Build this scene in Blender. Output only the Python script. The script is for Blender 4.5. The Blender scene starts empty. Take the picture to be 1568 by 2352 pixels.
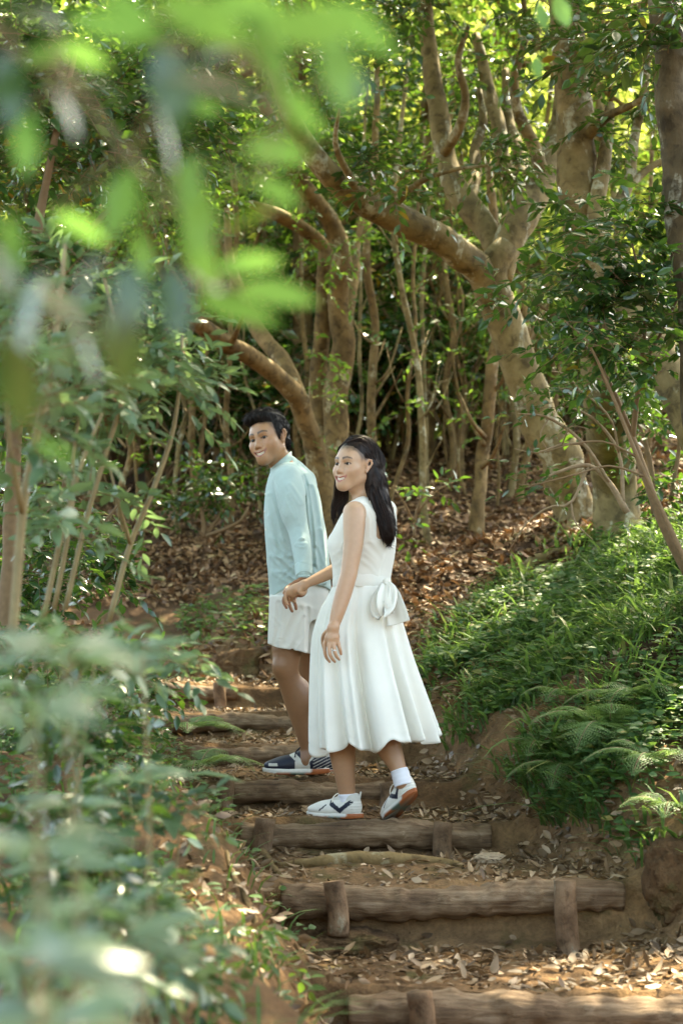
import bpy, math, random
import numpy as np
from mathutils import Matrix, Vector

# ------------------------------------------------------------------ camera, sky, sun, exposure
FPX, CX, CY = 4072.0, 784.0, 1176.0        # focal length and centre, in units of a 1568 x 2352 frame
PITCH = math.atan(340.0 / FPX)
ZC = 1.6
SC = bpy.context.scene
COL = SC.collection
cam_d = bpy.data.cameras.new('camera')
cam = bpy.data.objects.new('camera', cam_d)
COL.objects.link(cam)
SC.camera = cam
cam.location = (0, 0, ZC)
cam.rotation_euler = (math.pi / 2 + PITCH, 0, 0)
cam_d.sensor_fit = 'VERTICAL'
cam_d.sensor_height = 36.0
cam_d.sensor_width = 24.0
cam_d.lens = FPX / 2352 * 36.0
cam_d.clip_start = 0.05
cam_d.clip_end = 3000
cam_d.dof.use_dof = True
cam_d.dof.focus_distance = 7.72
cam_d.dof.aperture_fstop = 3.0
cam_d.dof.aperture_blades = 9

SUN_EL, SUN_AZ = math.radians(58), math.radians(28)      # azimuth from +Y towards +X
world = bpy.data.worlds.new('World')
SC.world = world
world.use_nodes = True
wn = world.node_tree.nodes
sky = wn.new('ShaderNodeTexSky')
sky.sky_type = 'NISHITA'
sky.sun_disc = False
sky.sun_elevation = SUN_EL
sky.sun_rotation = SUN_AZ
sky.dust_density = 3.0
sky.air_density = 1.0
sky.ozone_density = 0.6
wn['Background'].inputs[1].default_value = 0.15
world.node_tree.links.new(sky.outputs[0], wn['Background'].inputs[0])
sun_d = bpy.data.lights.new('sun', 'SUN')
sun = bpy.data.objects.new('sun', sun_d)
COL.objects.link(sun)
sun_d.energy = 3.8
sun_d.angle = math.radians(0.5)
sun_d.color = (1.0, 0.93, 0.80)
sdir = Vector((math.sin(SUN_AZ) * math.cos(SUN_EL), math.cos(SUN_AZ) * math.cos(SUN_EL), math.sin(SUN_EL)))
sun.rotation_euler = sdir.to_track_quat('Z', 'Y').to_euler()
sun.location = (4, 8, 14)
vs = SC.view_settings
vs.view_transform = 'Standard'
vs.look = 'None'
vs.exposure = 2.92
vs.gamma = 1.0
vs.use_curve_mapping = False
try:
    vs.use_white_balance = True
    vs.white_balance_temperature = 8200
    vs.white_balance_tint = 1
except Exception:
    pass
SC.cycles.use_denoising = True
SC.cycles.max_bounces = 8
SC.cycles.diffuse_bounces = 4
SC.cycles.glossy_bounces = 3
SC.cycles.transmission_bounces = 6
SC.cycles.sample_clamp_indirect = 6.0
SC.cycles.caustics_reflective = False
SC.cycles.caustics_refractive = False

# ------------------------------------------------------------------ helpers
RNG = np.random.default_rng(7)
cp, sp_ = math.cos(PITCH), math.sin(PITCH)


def P(px, py, d):
    """The point at forward distance d that stands at (px, py) of the 1568 x 2352 frame."""
    u = (px - CX) / FPX
    v = -(py - CY) / FPX
    yy = cp - sp_ * v
    zz = sp_ + cp * v
    s = d / yy
    return np.array([u * s, d, ZC + zz * s])


def M2(d):
    return d / FPX                      # metres per frame unit at distance d


def proj(V):
    V = np.asarray(V, float)
    x, y, z = V[..., 0], V[..., 1], V[..., 2] - ZC
    fw = y * cp + z * sp_
    up = -y * sp_ + z * cp
    return CX + FPX * x / fw, CY - FPX * up / fw


def nrm(v):
    v = np.asarray(v, float)
    return v / np.maximum(np.linalg.norm(v, axis=-1, keepdims=True), 1e-9)


def _h(ix, iy, iz=0, s=0):
    n = (ix.astype(np.int64) * 374761393 + iy.astype(np.int64) * 668265263 + np.asarray(iz).astype(np.int64) * 2147483647 + s * 974634777) & 0xFFFFFFFF
    n = ((n ^ (n >> 13)) * 1274126177) & 0xFFFFFFFF
    n = ((n ^ (n >> 15)) * 1103515245) & 0xFFFFFFFF
    return ((n ^ (n >> 16)) & 0xFFFFFF) / float(0xFFFFFF)


def vn2(x, y, s=0):
    x = np.asarray(x, float); y = np.asarray(y, float)
    ix, iy = np.floor(x), np.floor(y)
    fx, fy = x - ix, y - iy
    fx = fx * fx * (3 - 2 * fx); fy = fy * fy * (3 - 2 * fy)
    a = _h(ix, iy, 0, s); b = _h(ix + 1, iy, 0, s); c = _h(ix, iy + 1, 0, s); d = _h(ix + 1, iy + 1, 0, s)
    return (a * (1 - fx) + b * fx) * (1 - fy) + (c * (1 - fx) + d * fx) * fy - 0.5


def fbm2(x, y, s=0, o=4):
    r = 0; a = 1.0
    for k in range(o):
        r = r + a * vn2(x * 2 ** k, y * 2 ** k, s + k)
        a *= 0.5
    return r


def vn3(p, s=0):
    ip = np.floor(p); f = p - ip
    f = f * f * (3 - 2 * f)
    r = 0
    for dx in (0, 1):
        for dy in (0, 1):
            for dz in (0, 1):
                w = (f[..., 0] if dx else 1 - f[..., 0]) * (f[..., 1] if dy else 1 - f[..., 1]) * (f[..., 2] if dz else 1 - f[..., 2])
                r = r + w * _h(ip[..., 0] + dx, ip[..., 1] + dy, ip[..., 2] + dz, s)
    return r - 0.5


def sstep(a, b, x):
    t = np.clip((x - a) / (b - a), 0, 1)
    return t * t * (3 - 2 * t)


def wloc(o):
    v = np.zeros(3)
    while o is not None:
        v = v + np.array(o.location)
        o = o.parent
    return v


class MB:
    """Collects vertices, faces, material numbers and a per-vertex value; build() links ONE mesh object."""
    def __init__(self):
        self.V = []; self.F = []; self.n = 0; self.A = []; self.C = []

    def add(self, V, faces, mat=0, var=None, col=None):
        V = np.asarray(V, float).reshape(-1, 3)
        if not isinstance(faces, (list, tuple)):
            faces = [faces]
        for f in faces:
            f = np.asarray(f, np.int64)
            if f.size:
                self.F.append((f + self.n, mat))
        self.V.append(V)
        self.A.append(np.full(len(V), 0.5) if var is None else np.broadcast_to(np.asarray(var, float), (len(V),)))
        self.C.append(None if col is None else np.asarray(col, float))
        self.n += len(V)
        return self

    def build(self, name, mats, parent=None, origin=None, smooth=True):
        V = np.concatenate(self.V) if self.V else np.zeros((0, 3))
        if parent is not None:
            org = wloc(parent)
        else:
            org = np.zeros(3) if origin is None else np.asarray(origin, float)
        me = bpy.data.meshes.new(name)
        me.vertices.add(len(V))
        me.vertices.foreach_set('co', (V - org).astype(np.float32).ravel())
        tot = np.concatenate([np.full(len(f), f.shape[1]) for f, m in self.F])
        idx = np.concatenate([f.ravel() for f, m in self.F])
        mi = np.concatenate([np.full(len(f), m) for f, m in self.F])
        me.loops.add(len(idx))
        me.loops.foreach_set('vertex_index', idx.astype(np.int32))
        me.polygons.add(len(tot))
        st = np.concatenate([[0], np.cumsum(tot)[:-1]])
        me.polygons.foreach_set('loop_start', st.astype(np.int32))
        me.polygons.foreach_set('loop_total', tot.astype(np.int32))
        me.polygons.foreach_set('material_index', mi.astype(np.int32))
        me.polygons.foreach_set('use_smooth', np.full(len(tot), smooth))
        at = me.attributes.new('var', 'FLOAT', 'POINT')
        at.data.foreach_set('value', np.concatenate(self.A).astype(np.float32))
        if any(c is not None for c in self.C):
            cols = np.concatenate([c if c is not None else np.ones((len(v), 3)) for c, v in zip(self.C, self.V)])
            cols = np.concatenate([cols, np.ones((len(cols), 1))], 1)
            ca = me.attributes.new('tone', 'FLOAT_COLOR', 'POINT')
            ca.data.foreach_set('color', cols.astype(np.float32).ravel())
        for m in (mats if isinstance(mats, (list, tuple)) else [mats]):
            me.materials.append(m)
        me.update(calc_edges=True)
        me.validate(clean_customdata=False)
        o = bpy.data.objects.new(name, me)
        COL.objects.link(o)
        if parent is not None:
            o.parent = parent
        else:
            o.location = org
        return o


def tag(o, label=None, cat=None, group=None, kind=None):
    if label: o['label'] = label
    if cat: o['category'] = cat
    if group: o['group'] = group
    if kind: o['kind'] = kind
    return o


def thing(name, label, cat, loc, group=None):
    o = bpy.data.objects.new(name, None)
    o.empty_display_size = 0.1
    COL.objects.link(o)
    o.location = loc
    return tag(o, label, cat, group)


def catmull(pts, n):
    """Resample a polyline of rows (any columns) smoothly to n rows."""
    p = np.asarray(pts, float)
    if len(p) == 2:
        t = np.linspace(0, 1, n)[:, None]
        return p[0] * (1 - t) + p[1] * t
    q = np.vstack([2 * p[0] - p[1], p, 2 * p[-1] - p[-2]])
    seg = np.linalg.norm(np.diff(p[:, :3], axis=0), axis=1)
    cum = np.concatenate([[0], np.cumsum(seg)]); cum /= cum[-1]
    out = []
    for t in np.linspace(0, 1, n):
        i = min(max(np.searchsorted(cum, t, 'right') - 1, 0), len(p) - 2)
        u = (t - cum[i]) / max(cum[i + 1] - cum[i], 1e-9)
        a, b, c, d = q[i], q[i + 1], q[i + 2], q[i + 3]
        out.append(0.5 * (2 * b + (c - a) * u + (2 * a - 5 * b + 4 * c - d) * u * u + (3 * b - a - 3 * c + d) * u ** 3))
    return np.array(out)


def tube(pts, rad, sides=10, rough=0.0, seed=0, cap=True, ns=6.0):
    """Vertices and faces of a tapering tube along pts."""
    pts = np.asarray(pts, float); n = len(pts)
    rad = np.broadcast_to(np.asarray(rad, float), (n,))
    tg = nrm(np.gradient(pts, axis=0))
    u = np.zeros((n, 3))
    ref = np.array([0.0, 0, 1]) if abs(tg[0, 2]) < 0.9 else np.array([1.0, 0, 0])
    u[0] = nrm(np.cross(tg[0], ref))
    for i in range(1, n):
        w = u[i - 1] - tg[i] * np.dot(u[i - 1], tg[i])
        u[i] = nrm(w)
    w = np.cross(tg, u)
    a = np.arange(sides) * 2 * math.pi / sides
    ring = np.cos(a)[None, :, None] * u[:, None] + np.sin(a)[None, :, None] * w[:, None]
    R = rad[:, None, None] * np.ones((n, sides, 1))
    if rough:
        base = pts[:, None] + ring * R
        R = R * (1 + rough * (vn3(base * ns / 0.3 + seed * 7.3, seed) * 1.3 + 0.9 * vn3(base * ns * 3.3 + seed * 3.1, seed + 5))[..., None])
    V = (pts[:, None] + ring * R).reshape(-1, 3)
    i = np.arange(n - 1)[:, None]; j = np.arange(sides)[None, :]
    j2 = (j + 1) % sides
    F = np.stack(np.broadcast_arrays(i * sides + j, i * sides + j2, (i + 1) * sides + j2, (i + 1) * sides + j), -1).reshape(-1, 4)
    faces = [F]
    if cap:
        V = np.vstack([V, pts[0], pts[-1]])
        k = np.arange(sides); k2 = (k + 1) % sides
        faces.append(np.stack([np.full(sides, n * sides), k2, k], -1))
        b = (n - 1) * sides
        faces.append(np.stack([np.full(sides, n * sides + 1), b + k, b + k2], -1))
    return V, faces


LEAF_HI = (np.array([[0, 0], [.18, -.62], [.18, 0], [.18, .62], [.45, -1], [.45, 0], [.45, 1], [.75, -.66], [.75, 0], [.75, .66], [1, 0]], float),
           np.array([[0, 2, 1, 1], [0, 3, 2, 2]])[:, :3], np.array([[1, 2, 5, 4], [2, 3, 6, 5], [4, 5, 8, 7], [5, 6, 9, 8]]), np.array([[7, 8, 10], [8, 9, 10]]))
LEAF_LO = (np.array([[0, 0], [.42, -1], [.45, 0], [.42, 1], [1, 0]], float), np.array([[0, 2, 1], [0, 3, 2], [1, 2, 4], [2, 3, 4]]))


def leaves(pos, dirv, nor, length, width, fold=0.25, curl=0.2, hi=False):
    """Many leaves at once: base point, direction, upward normal, length, full width. Returns V, faces, var index per vertex."""
    pos = np.asarray(pos, float); N = len(pos)
    dirv = nrm(dirv)
    side = nrm(np.cross(dirv, nor)); nor = np.cross(side, dirv)
    T = LEAF_HI if hi else LEAF_LO
    t = T[0]; K = len(t)
    L = np.broadcast_to(np.asarray(length, float), (N,))[:, None]
    W = np.broadcast_to(np.asarray(width, float), (N,))[:, None] * 0.5
    fold = np.broadcast_to(np.asarray(fold, float), (N,))[:, None]
    curl = np.broadcast_to(np.asarray(curl, float), (N,))[:, None]
    s = t[None, :, 0]; w = t[None, :, 1]
    x = s * L; y = w * W
    z = np.abs(w) * W * fold - curl * L * s * s
    V = pos[:, None] + x[..., None] * dirv[:, None] + y[..., None] * side[:, None] + z[..., None] * nor[:, None]
    off = (np.arange(N) * K)[:, None, None]
    faces = [(f[None] + off).reshape(-1, f.shape[1]) for f in T[1:]]
    return V.reshape(-1, 3), faces, np.repeat(np.arange(N), K)


def add_leaves(mb, pos, dirv, nor, length, width, mat=0, var=None, **kw):
    V, F, li = leaves(pos, dirv, nor, length, width, **kw)
    v = RNG.random(len(pos)) if var is None else np.broadcast_to(var, (len(pos),))
    mb.add(V, F, mat, v[li])


def sprays(mb, org, dirv, L, nl, ll, lw, leaf_mat=0, twig_mat=1, droop=0.25, tilt=0.45, hi=False, twig_r=0.003, var=None, spread=0.9, up=None, fold=.25, curl=.2):
    """Leafy twigs: each from org along dirv with nl alternate leaves, plus a thin twig."""
    org = np.asarray(org, float); N = len(org)
    if N == 0:
        return
    dirv = nrm(dirv)
    L = np.broadcast_to(np.asarray(L, float), (N,))
    upv = np.array([0, 0, 1.0]) if up is None else np.asarray(up, float)
    b = nrm(np.cross(dirv, upv + RNG.normal(0, .25, (N, 3))))
    k = np.arange(nl)
    s = 0.15 + 0.85 * (k + 0.5 * RNG.random((N, nl))) / nl
    pos = org[:, None] + dirv[:, None] * (s * L[:, None])[..., None]
    pos[..., 2] -= droop * (s ** 2) * L[:, None]
    sg = np.where((k % 2) == 0, 1.0, -1.0)[None, :, None]
    d = dirv[:, None] * (0.35 + 0.6 * s[..., None]) + sg * b[:, None] * spread * (1.15 - 0.6 * s[..., None]) + RNG.normal(0, .28, (N, nl, 3))
    d[..., 2] -= droop * 0.8 * s
    nor = upv + RNG.normal(0, tilt, (N, nl, 3))
    sz = (0.7 + 0.5 * RNG.random((N, nl)))
    ll = np.broadcast_to(np.asarray(ll, float), (N,))[:, None]
    v = None
    if var is not None:
        v = np.clip(np.broadcast_to(var, (N,))[:, None] + RNG.normal(0, .12, (N, nl)), 0, 1).ravel()
    add_leaves(mb, pos.reshape(-1, 3), d.reshape(-1, 3), nor.reshape(-1, 3), (ll * sz).ravel(), (ll * sz * lw).ravel(), leaf_mat, v, hi=hi,
               fold=RNG.uniform(fold * .3, fold * 1.6, N * nl), curl=RNG.uniform(-.05, curl * 1.8, N * nl))
    if twig_r:
        q = np.array([0, .5, 1.0])
        c = org[:, None] + dirv[:, None] * (q[None] * L[:, None])[..., None]
        c[..., 2] -= droop * q[None] ** 2 * L[:, None]
        a = np.arange(3) * 2 * math.pi / 3
        n2 = np.cross(dirv, b)
        ring = np.cos(a)[None, :, None] * b[:, None] + np.sin(a)[None, :, None] * n2[:, None]
        rr = twig_r * np.array([1, .7, .3])
        V = c[:, :, None] + ring[:, None] * rr[None, :, None, None]
        off = (np.arange(N) * 9)[:, None, None]
        f = []
        for i in range(2):
            for j in range(3):
                f.append([i * 3 + j, i * 3 + (j + 1) % 3, (i + 1) * 3 + (j + 1) % 3, (i + 1) * 3 + j])
        mb.add(V.reshape(-1, 3), (np.array(f)[None] + off).reshape(-1, 4), twig_mat, 0.5)


# ------------------------------------------------------------------ materials
def new_mat(name):
    m = bpy.data.materials.new(name)
    m.use_nodes = True
    nt = m.node_tree
    return m, nt, nt.nodes['Principled BSDF'], nt.nodes['Material Output']


def N_(nt, t, **kw):
    n = nt.nodes.new(t)
    for k, v in kw.items():
        setattr(n, k, v)
    return n


def ramp(nt, stops, fac=None, interp='LINEAR'):
    r = nt.nodes.new('ShaderNodeValToRGB')
    r.color_ramp.interpolation = interp
    e = r.color_ramp.elements
    while len(e) < len(stops):
        e.new(0.5)
    for el, (p, c) in zip(e, stops):
        el.position = p
        el.color = (*c, 1) if len(c) == 3 else c
    if fac is not None:
        nt.links.new(fac, r.inputs[0])
    return r


def noise(nt, scale, detail=4, rough=0.55, vec=None, dist=0.0):
    n = nt.nodes.new('ShaderNodeTexNoise')
    n.inputs['Scale'].default_value = scale
    n.inputs['Detail'].default_value = detail
    n.inputs['Roughness'].default_value = rough
    n.inputs['Distortion'].default_value = dist
    if vec is not None:
        nt.links.new(vec, n.inputs['Vector'])
    return n


def objco(nt, scale=None):
    t = nt.nodes.new('ShaderNodeTexCoord')
    if scale is None:
        return t.outputs['Object']
    m = nt.nodes.new('ShaderNodeMapping')
    m.inputs['Scale'].default_value = scale
    nt.links.new(t.outputs['Object'], m.inputs['Vector'])
    return m.outputs[0]


def mixc(nt, fac, a, b, blend='MIX'):
    m = nt.nodes.new('ShaderNodeMix')
    m.data_type = 'RGBA'
    m.blend_type = blend
    for sock, v in ((m.inputs[0], fac), (m.inputs[6], a), (m.inputs[7], b)):
        if isinstance(v, (int, float)):
            sock.default_value = v
        elif isinstance(v, tuple):
            sock.default_value = (*v, 1)
        else:
            nt.links.new(v, sock)
    return m.outputs[2]


def bump(nt, bs, height, strength=0.5, dist=0.01):
    b = nt.nodes.new('ShaderNodeBump')
    b.inputs['Strength'].default_value = strength
    b.inputs['Distance'].default_value = dist
    nt.links.new(height, b.inputs['Height'])
    nt.links.new(b.outputs[0], bs.inputs['Normal'])


def leaf_mat(name, stops, trans, rough=0.35, tw=0.4, spec=0.5):
    """Leaf: glossy upper skin plus light let through; hue runs along stops with each leaf's own number."""
    m, nt, bs, out = new_mat(name)
    a = N_(nt, 'ShaderNodeAttribute', attribute_name='var')
    r = ramp(nt, stops, a.outputs['Fac'])
    n = noise(nt, 30, 2, vec=objco(nt))
    c = mixc(nt, 0.35, r.outputs[0], ramp(nt, [(.3, (.55, .55, .55)), (.7, (1.35, 1.35, 1.35))], n.outputs['Fac']).outputs[0], 'MULTIPLY')
    nt.links.new(c, bs.inputs['Base Color'])
    bs.inputs['Roughness'].default_value = rough
    bs.inputs['Specular IOR Level'].default_value = spec
    t = nt.nodes.new('ShaderNodeBsdfTranslucent')
    tc = mixc(nt, 0.75, c, trans)
    nt.links.new(tc, t.inputs[0])
    mx = nt.nodes.new('ShaderNodeMixShader')
    mx.inputs[0].default_value = tw
    nt.links.new(bs.outputs[0], mx.inputs[1])
    nt.links.new(t.outputs[0], mx.inputs[2])
    nt.links.new(mx.outputs[0], out.inputs[0])
    return m


def bark_mat(name, dark, mid, light, lichen, lich_amt=0.5, scale=6):
    m, nt, bs, out = new_mat(name)
    co = objco(nt)
    n1 = noise(nt, scale, 6, .6, co)
    n2 = noise(nt, scale * 2.3, 5, .6, co, .6)
    base = ramp(nt, [(.3, dark), (.5, mid), (.7, light)], n1.outputs['Fac'])
    v = noise(nt, scale * 1.1, 3, .5, objco(nt, (1, 1, .6)), .3)
    pm = ramp(nt, [(.60 - .12 * lich_amt, (0, 0, 0)), (.63 - .12 * lich_amt, (1, 1, 1))], v.outputs['Fac'])
    v2 = noise(nt, scale * 5, 4, .6, co)
    pm2 = ramp(nt, [(.40, (0, 0, 0)), (.6, (1, 1, 1))], v2.outputs['Fac'])
    msk = mixc(nt, 1.0, pm.outputs[0], pm2.outputs[0], 'MULTIPLY')
    c = mixc(nt, msk, base.outputs[0], lichen)
    d = ramp(nt, [(.35, (.35, .33, .3)), (.5, (1, 1, 1))], n2.outputs['Fac'])
    c = mixc(nt, .8, c, d.outputs[0], 'MULTIPLY')
    nt.links.new(c, bs.inputs['Base Color'])
    bs.inputs['Roughness'].default_value = .8
    bs.inputs['Specular IOR Level'].default_value = .25
    hb = noise(nt, scale * 6, 6, .65, objco(nt, (1, 1, .45)))
    bump(nt, bs, hb.outputs['Fac'], .7, .012)
    return m


def plain(name, c, rough=.6, spec=.4, nz=0, amt=.3, metal=0, bmp=0, bs_scale=80):
    m, nt, bs, out = new_mat(name)
    if nz:
        n = noise(nt, nz, 4, .55, objco(nt))
        nt.links.new(mixc(nt, n.outputs['Fac'], tuple(x * (1 - amt) for x in c), tuple(min(1, x * (1 + amt)) for x in c)), bs.inputs['Base Color'])
    else:
        bs.inputs['Base Color'].default_value = (*c, 1)
    bs.inputs['Roughness'].default_value = rough
    bs.inputs['Specular IOR Level'].default_value = spec
    bs.inputs['Metallic'].default_value = metal
    if bmp:
        n = noise(nt, bs_scale, 4, .6, objco(nt))
        bump(nt, bs, n.outputs['Fac'], bmp, .004)
    return m


MT = {}
MT['bark_tan'] = bark_mat('bark_tan', (.10, .075, .034), (.205, .152, .066), (.30, .23, .11), (.42, .40, .29), .28)
MT['bark_brown'] = bark_mat('bark_brown', (.09, .056, .022), (.18, .115, .046), (.27, .175, .075), (.36, .30, .18), .05)
MT['bark_dark'] = bark_mat('bark_dark', (.05, .04, .025), (.11, .085, .05), (.18, .15, .1), (.3, .29, .24), .25)
MT['twig_pale'] = plain('twig_pale', (.30, .21, .125), .7, .3, 40, .4)
MT['twig'] = plain('twig', (.20, .13, .07), .75, .2, 40, .4)
MT['twig_green'] = plain('twig_green', (.24, .19, .095), .65, .3, 40, .4)
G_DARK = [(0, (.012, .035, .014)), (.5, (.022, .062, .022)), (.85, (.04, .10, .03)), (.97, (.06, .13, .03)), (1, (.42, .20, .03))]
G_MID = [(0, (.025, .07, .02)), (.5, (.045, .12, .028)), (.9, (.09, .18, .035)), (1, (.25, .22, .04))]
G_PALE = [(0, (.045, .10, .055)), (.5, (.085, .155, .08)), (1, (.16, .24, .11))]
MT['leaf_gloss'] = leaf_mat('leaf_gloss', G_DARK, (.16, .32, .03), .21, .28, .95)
MT['leaf_mid'] = leaf_mat('leaf_mid', G_MID, (.25, .42, .05), .38, .42, .5)
MT['leaf_painted_sun'] = leaf_mat('leaf_painted_sun', [(0, (.06, .14, .025)), (.5, (.13, .24, .04)), (1, (.26, .31, .05))], (.62, .70, .16), .42, .6, .4)  # sunlit glow of the far trees is put into this leaf colour
MT['leaf_fore'] = leaf_mat('leaf_fore', [(0, (.03, .10, .02)), (.5, (.07, .19, .03)), (1, (.13, .26, .045))], (.22, .43, .09), .30, .46, .5)
MT['leaf_pale'] = leaf_mat('leaf_pale', G_PALE, (.24, .38, .13), .36, .35, .8)
MT['leaf_herb'] = leaf_mat('leaf_herb', [(0, (.03, .075, .025)), (.5, (.055, .125, .04)), (.9, (.10, .19, .05)), (1, (.28, .2, .06))], (.22, .38, .06), .52, .35, .35)
MT['grass'] = leaf_mat('grass', [(0, (.028, .068, .026)), (.5, (.055, .118, .042)), (.9, (.10, .19, .05)), (1, (.3, .28, .1))], (.24, .40, .08), .4, .4, .4)
MT['fern'] = leaf_mat('fern', [(0, (.07, .14, .055)), (1, (.15, .26, .09))], (.36, .52, .14), .45, .4, .4)
MT['litter'] = leaf_mat('litter', [(0, (.07, .035, .017)), (.35, (.16, .080, .036)), (.7, (.27, .145, .07)), (.93, (.38, .23, .12)), (1, (.50, .36, .19))], (.2, .1, .04), .55, .12, .35)
MT['litter_path'] = leaf_mat('litter_path', [(0, (.07, .04, .02)), (.35, (.165, .098, .05)), (.7, (.28, .18, .10)), (1, (.44, .31, .195))], (.3, .2, .1), .5, .1, .4)


def ground_mat():
    m, nt, bs, out = new_mat('forest_earth')
    co = objco(nt)
    n1 = noise(nt, 1.3, 6, .6, co)
    n2 = noise(nt, 14, 8, .65, co)
    n3 = noise(nt, 70, 6, .7, co)
    c = ramp(nt, [(.3, (.12, .065, .03)), (.5, (.235, .135, .065)), (.7, (.36, .215, .10))], n1.outputs['Fac']).outputs[0]
    c = mixc(nt, .7, c, ramp(nt, [(.3, (.4, .38, .36)), (.55, (1, 1, 1)), (.75, (1.4, 1.3, 1.2))], n2.outputs['Fac']).outputs[0], 'MULTIPLY')
    c = mixc(nt, .5, c, ramp(nt, [(.35, (.5, .48, .45)), (.6, (1.2, 1.2, 1.2))], n3.outputs['Fac']).outputs[0], 'MULTIPLY')
    # forest floor away from the trodden earth: darker humus, driven by the stored mask
    a = N_(nt, 'ShaderNodeAttribute', attribute_name='var')
    c = mixc(nt, a.outputs['Fac'], c, mixc(nt, n2.outputs['Fac'], (.035, .018, .009), (.10, .052, .026)))
    n4 = noise(nt, 3.2, 5, .65, co)
    c = mixc(nt, ramp(nt, [(.56, (0, 0, 0)), (.68, (.75, .75, .75))], n4.outputs['Fac']).outputs[0], c, mixc(nt, n3.outputs['Fac'], (.03, .04, .012), (.10, .105, .03)))
    nt.links.new(c, bs.inputs['Base Color'])
    bs.inputs['Roughness'].default_value = .92
    bs.inputs['Specular IOR Level'].default_value = .2
    ad = N_(nt, 'ShaderNodeMath', operation='ADD')
    nt.links.new(n2.outputs['Fac'], ad.inputs[0])
    nt.links.new(n3.outputs['Fac'], ad.inputs[1])
    bump(nt, bs, ad.outputs[0], .8, .03)
    return m


def wood_mat():
    m, nt, bs, out = new_mat('weathered_log')
    co = objco(nt, (1.5, 22, 22))
    n1 = noise(nt, 2.2, 7, .65, co, .3)
    n2 = noise(nt, 9, 5, .6, objco(nt))
    c = ramp(nt, [(.28, (.045, .025, .012)), (.46, (.15, .09, .047)), (.64, (.245, .165, .10)), (.8, (.35, .275, .20))], n1.outputs['Fac']).outputs[0]
    c = mixc(nt, .65, c, ramp(nt, [(.35, (.5, .42, .36)), (.6, (1.1, 1.1, 1.1))], n2.outputs['Fac']).outputs[0], 'MULTIPLY')
    nt.links.new(c, bs.inputs['Base Color'])
    bs.inputs['Roughness'].default_value = .75
    bs.inputs['Specular IOR Level'].default_value = .3
    bump(nt, bs, n1.outputs['Fac'], .9, .012)
    return m


MT['earth'] = ground_mat()
MT['log'] = wood_mat()
MT['stake'] = bark_mat('stake_wood', (.09, .05, .025), (.19, .115, .065), (.28, .185, .11), (.3, .25, .17), .1, 10)
MT['stone'] = plain('stone', (.40, .29, .19), .85, .3, 12, .45, 0, .5, 40)

# ------------------------------------------------------------------ ground
# step logs: distance, depth of the log's top under the eye, left end x, right end x
STEPS = [(5.53, 1.017, .02, 1.45), (6.53, .808, -.22, 1.02), (7.50, .67, -.42, .62), (8.17, .55, -.56, .20), (9.10, .432, -.76, -.10),
         (10.1, .305, -1.04, -.24), (11.3, .15, -1.30, -.66), (12.3, .03, -1.55, -1.02)]
_pd, _pz = [0.0, 4.4], [-1.45, -1.21]
for i, (d, h, a, b) in enumerate(STEPS):
    base = _pz[-1] + (0.0 if i else 0.0)
    _pd += [d - .10, d + .010, d + .04]
    _pz += [base, base + .035, -h - .004]
_pd += [13.0, 13.9, 16, 20, 26, 40, 80, 400]
_pz += [.12, .46, 1.15, 2.12, 2.7, 3.4, 4.4, 8]
_ed = [0, 4, 5.53, 6.2, 6.7, 7.3, 8.17, 9.1, 10.1, 11.3, 12.3, 14, 20]
_xl = [.35, .28, .06, -.08, -.24, -.40, -.56, -.78, -1.06, -1.33, -1.6, -2.6, -4]
_xr = [1.5, 1.4, 1.25, 1.10, .95, .78, .55, .30, .02, -.35, -.9, -1.2, -1.5]


def ground_z(x, y):
    x = np.asarray(x, float); y = np.asarray(y, float)
    wob = .035 * vn2(x * 3.1, y * 2.0, 3)
    pz = np.interp(y + wob, _pd, _pz)
    sm = sum(np.interp(y + o, _pd, _pz) for o in (-.5, -.3, -.1, .1, .3, .5)) / 6
    xl = np.interp(y, _ed, _xl) + .10 * vn2(y * 2.3, x * 0 + 3.3, 11)
    xr = np.interp(y, _ed, _xr) + .12 * vn2(y * 2.1, x * 0 + 9.1, 12)
    ur = np.maximum(x - xr, 0); ul = np.maximum(xl - x, 0)
    far = sstep(11.5, 15, y)
    # right bank: a short earth face, then a grassy slope
    rr = .26 * sstep(0, .26, ur) + np.interp(y, [8.2, 10.5], [.50, .37]) * np.maximum(ur - .12, 0)
    rr = np.where(rr > 1.6, 1.6 + (rr - 1.6) * .35, rr)
    rr = rr * (1 - far) + far * (.13 * np.minimum(ur, 5))
    # left bank: higher and steeper near the camera
    hb = np.interp(y, [0, 4, 6, 7.2, 9, 11, 13], [.45, .42, .44, .32, .18, .14, .05])
    sl = np.interp(y, [0, 4, 6, 9, 12, 15], [.22, .22, .22, .20, .1, .03])
    rl = hb * sstep(0, .48, ul) + sl * np.maximum(ul - .2, 0)
    rl = np.where(rl > 1.1, 1.1 + (rl - 1.1) * .3, rl)
    off = sstep(0.0, .30, ur) + sstep(0, .30, ul)
    off = np.clip(off, 0, 1)
    z = pz * (1 - off) + sm * off + rr + rl
    inp = 1 - off
    z = z + .035 * fbm2(x * 1.7, y * 1.7, 21, 4) * (1 + 2.5 * off) + .016 * fbm2(x * 8, y * 8, 31, 3) * (1 + 2.2 * off) + .010 * off * fbm2(x * 19, y * 19, 35, 3)
    z = z - .02 * inp * vn2(x * 4, y * 3, 41)
    return ZC + z


def axis(parts):
    out = []
    for a, b, s in parts:
        out.append(np.arange(a, b, s))
    return np.concatenate(out + [[parts[-1][1]]])


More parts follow.
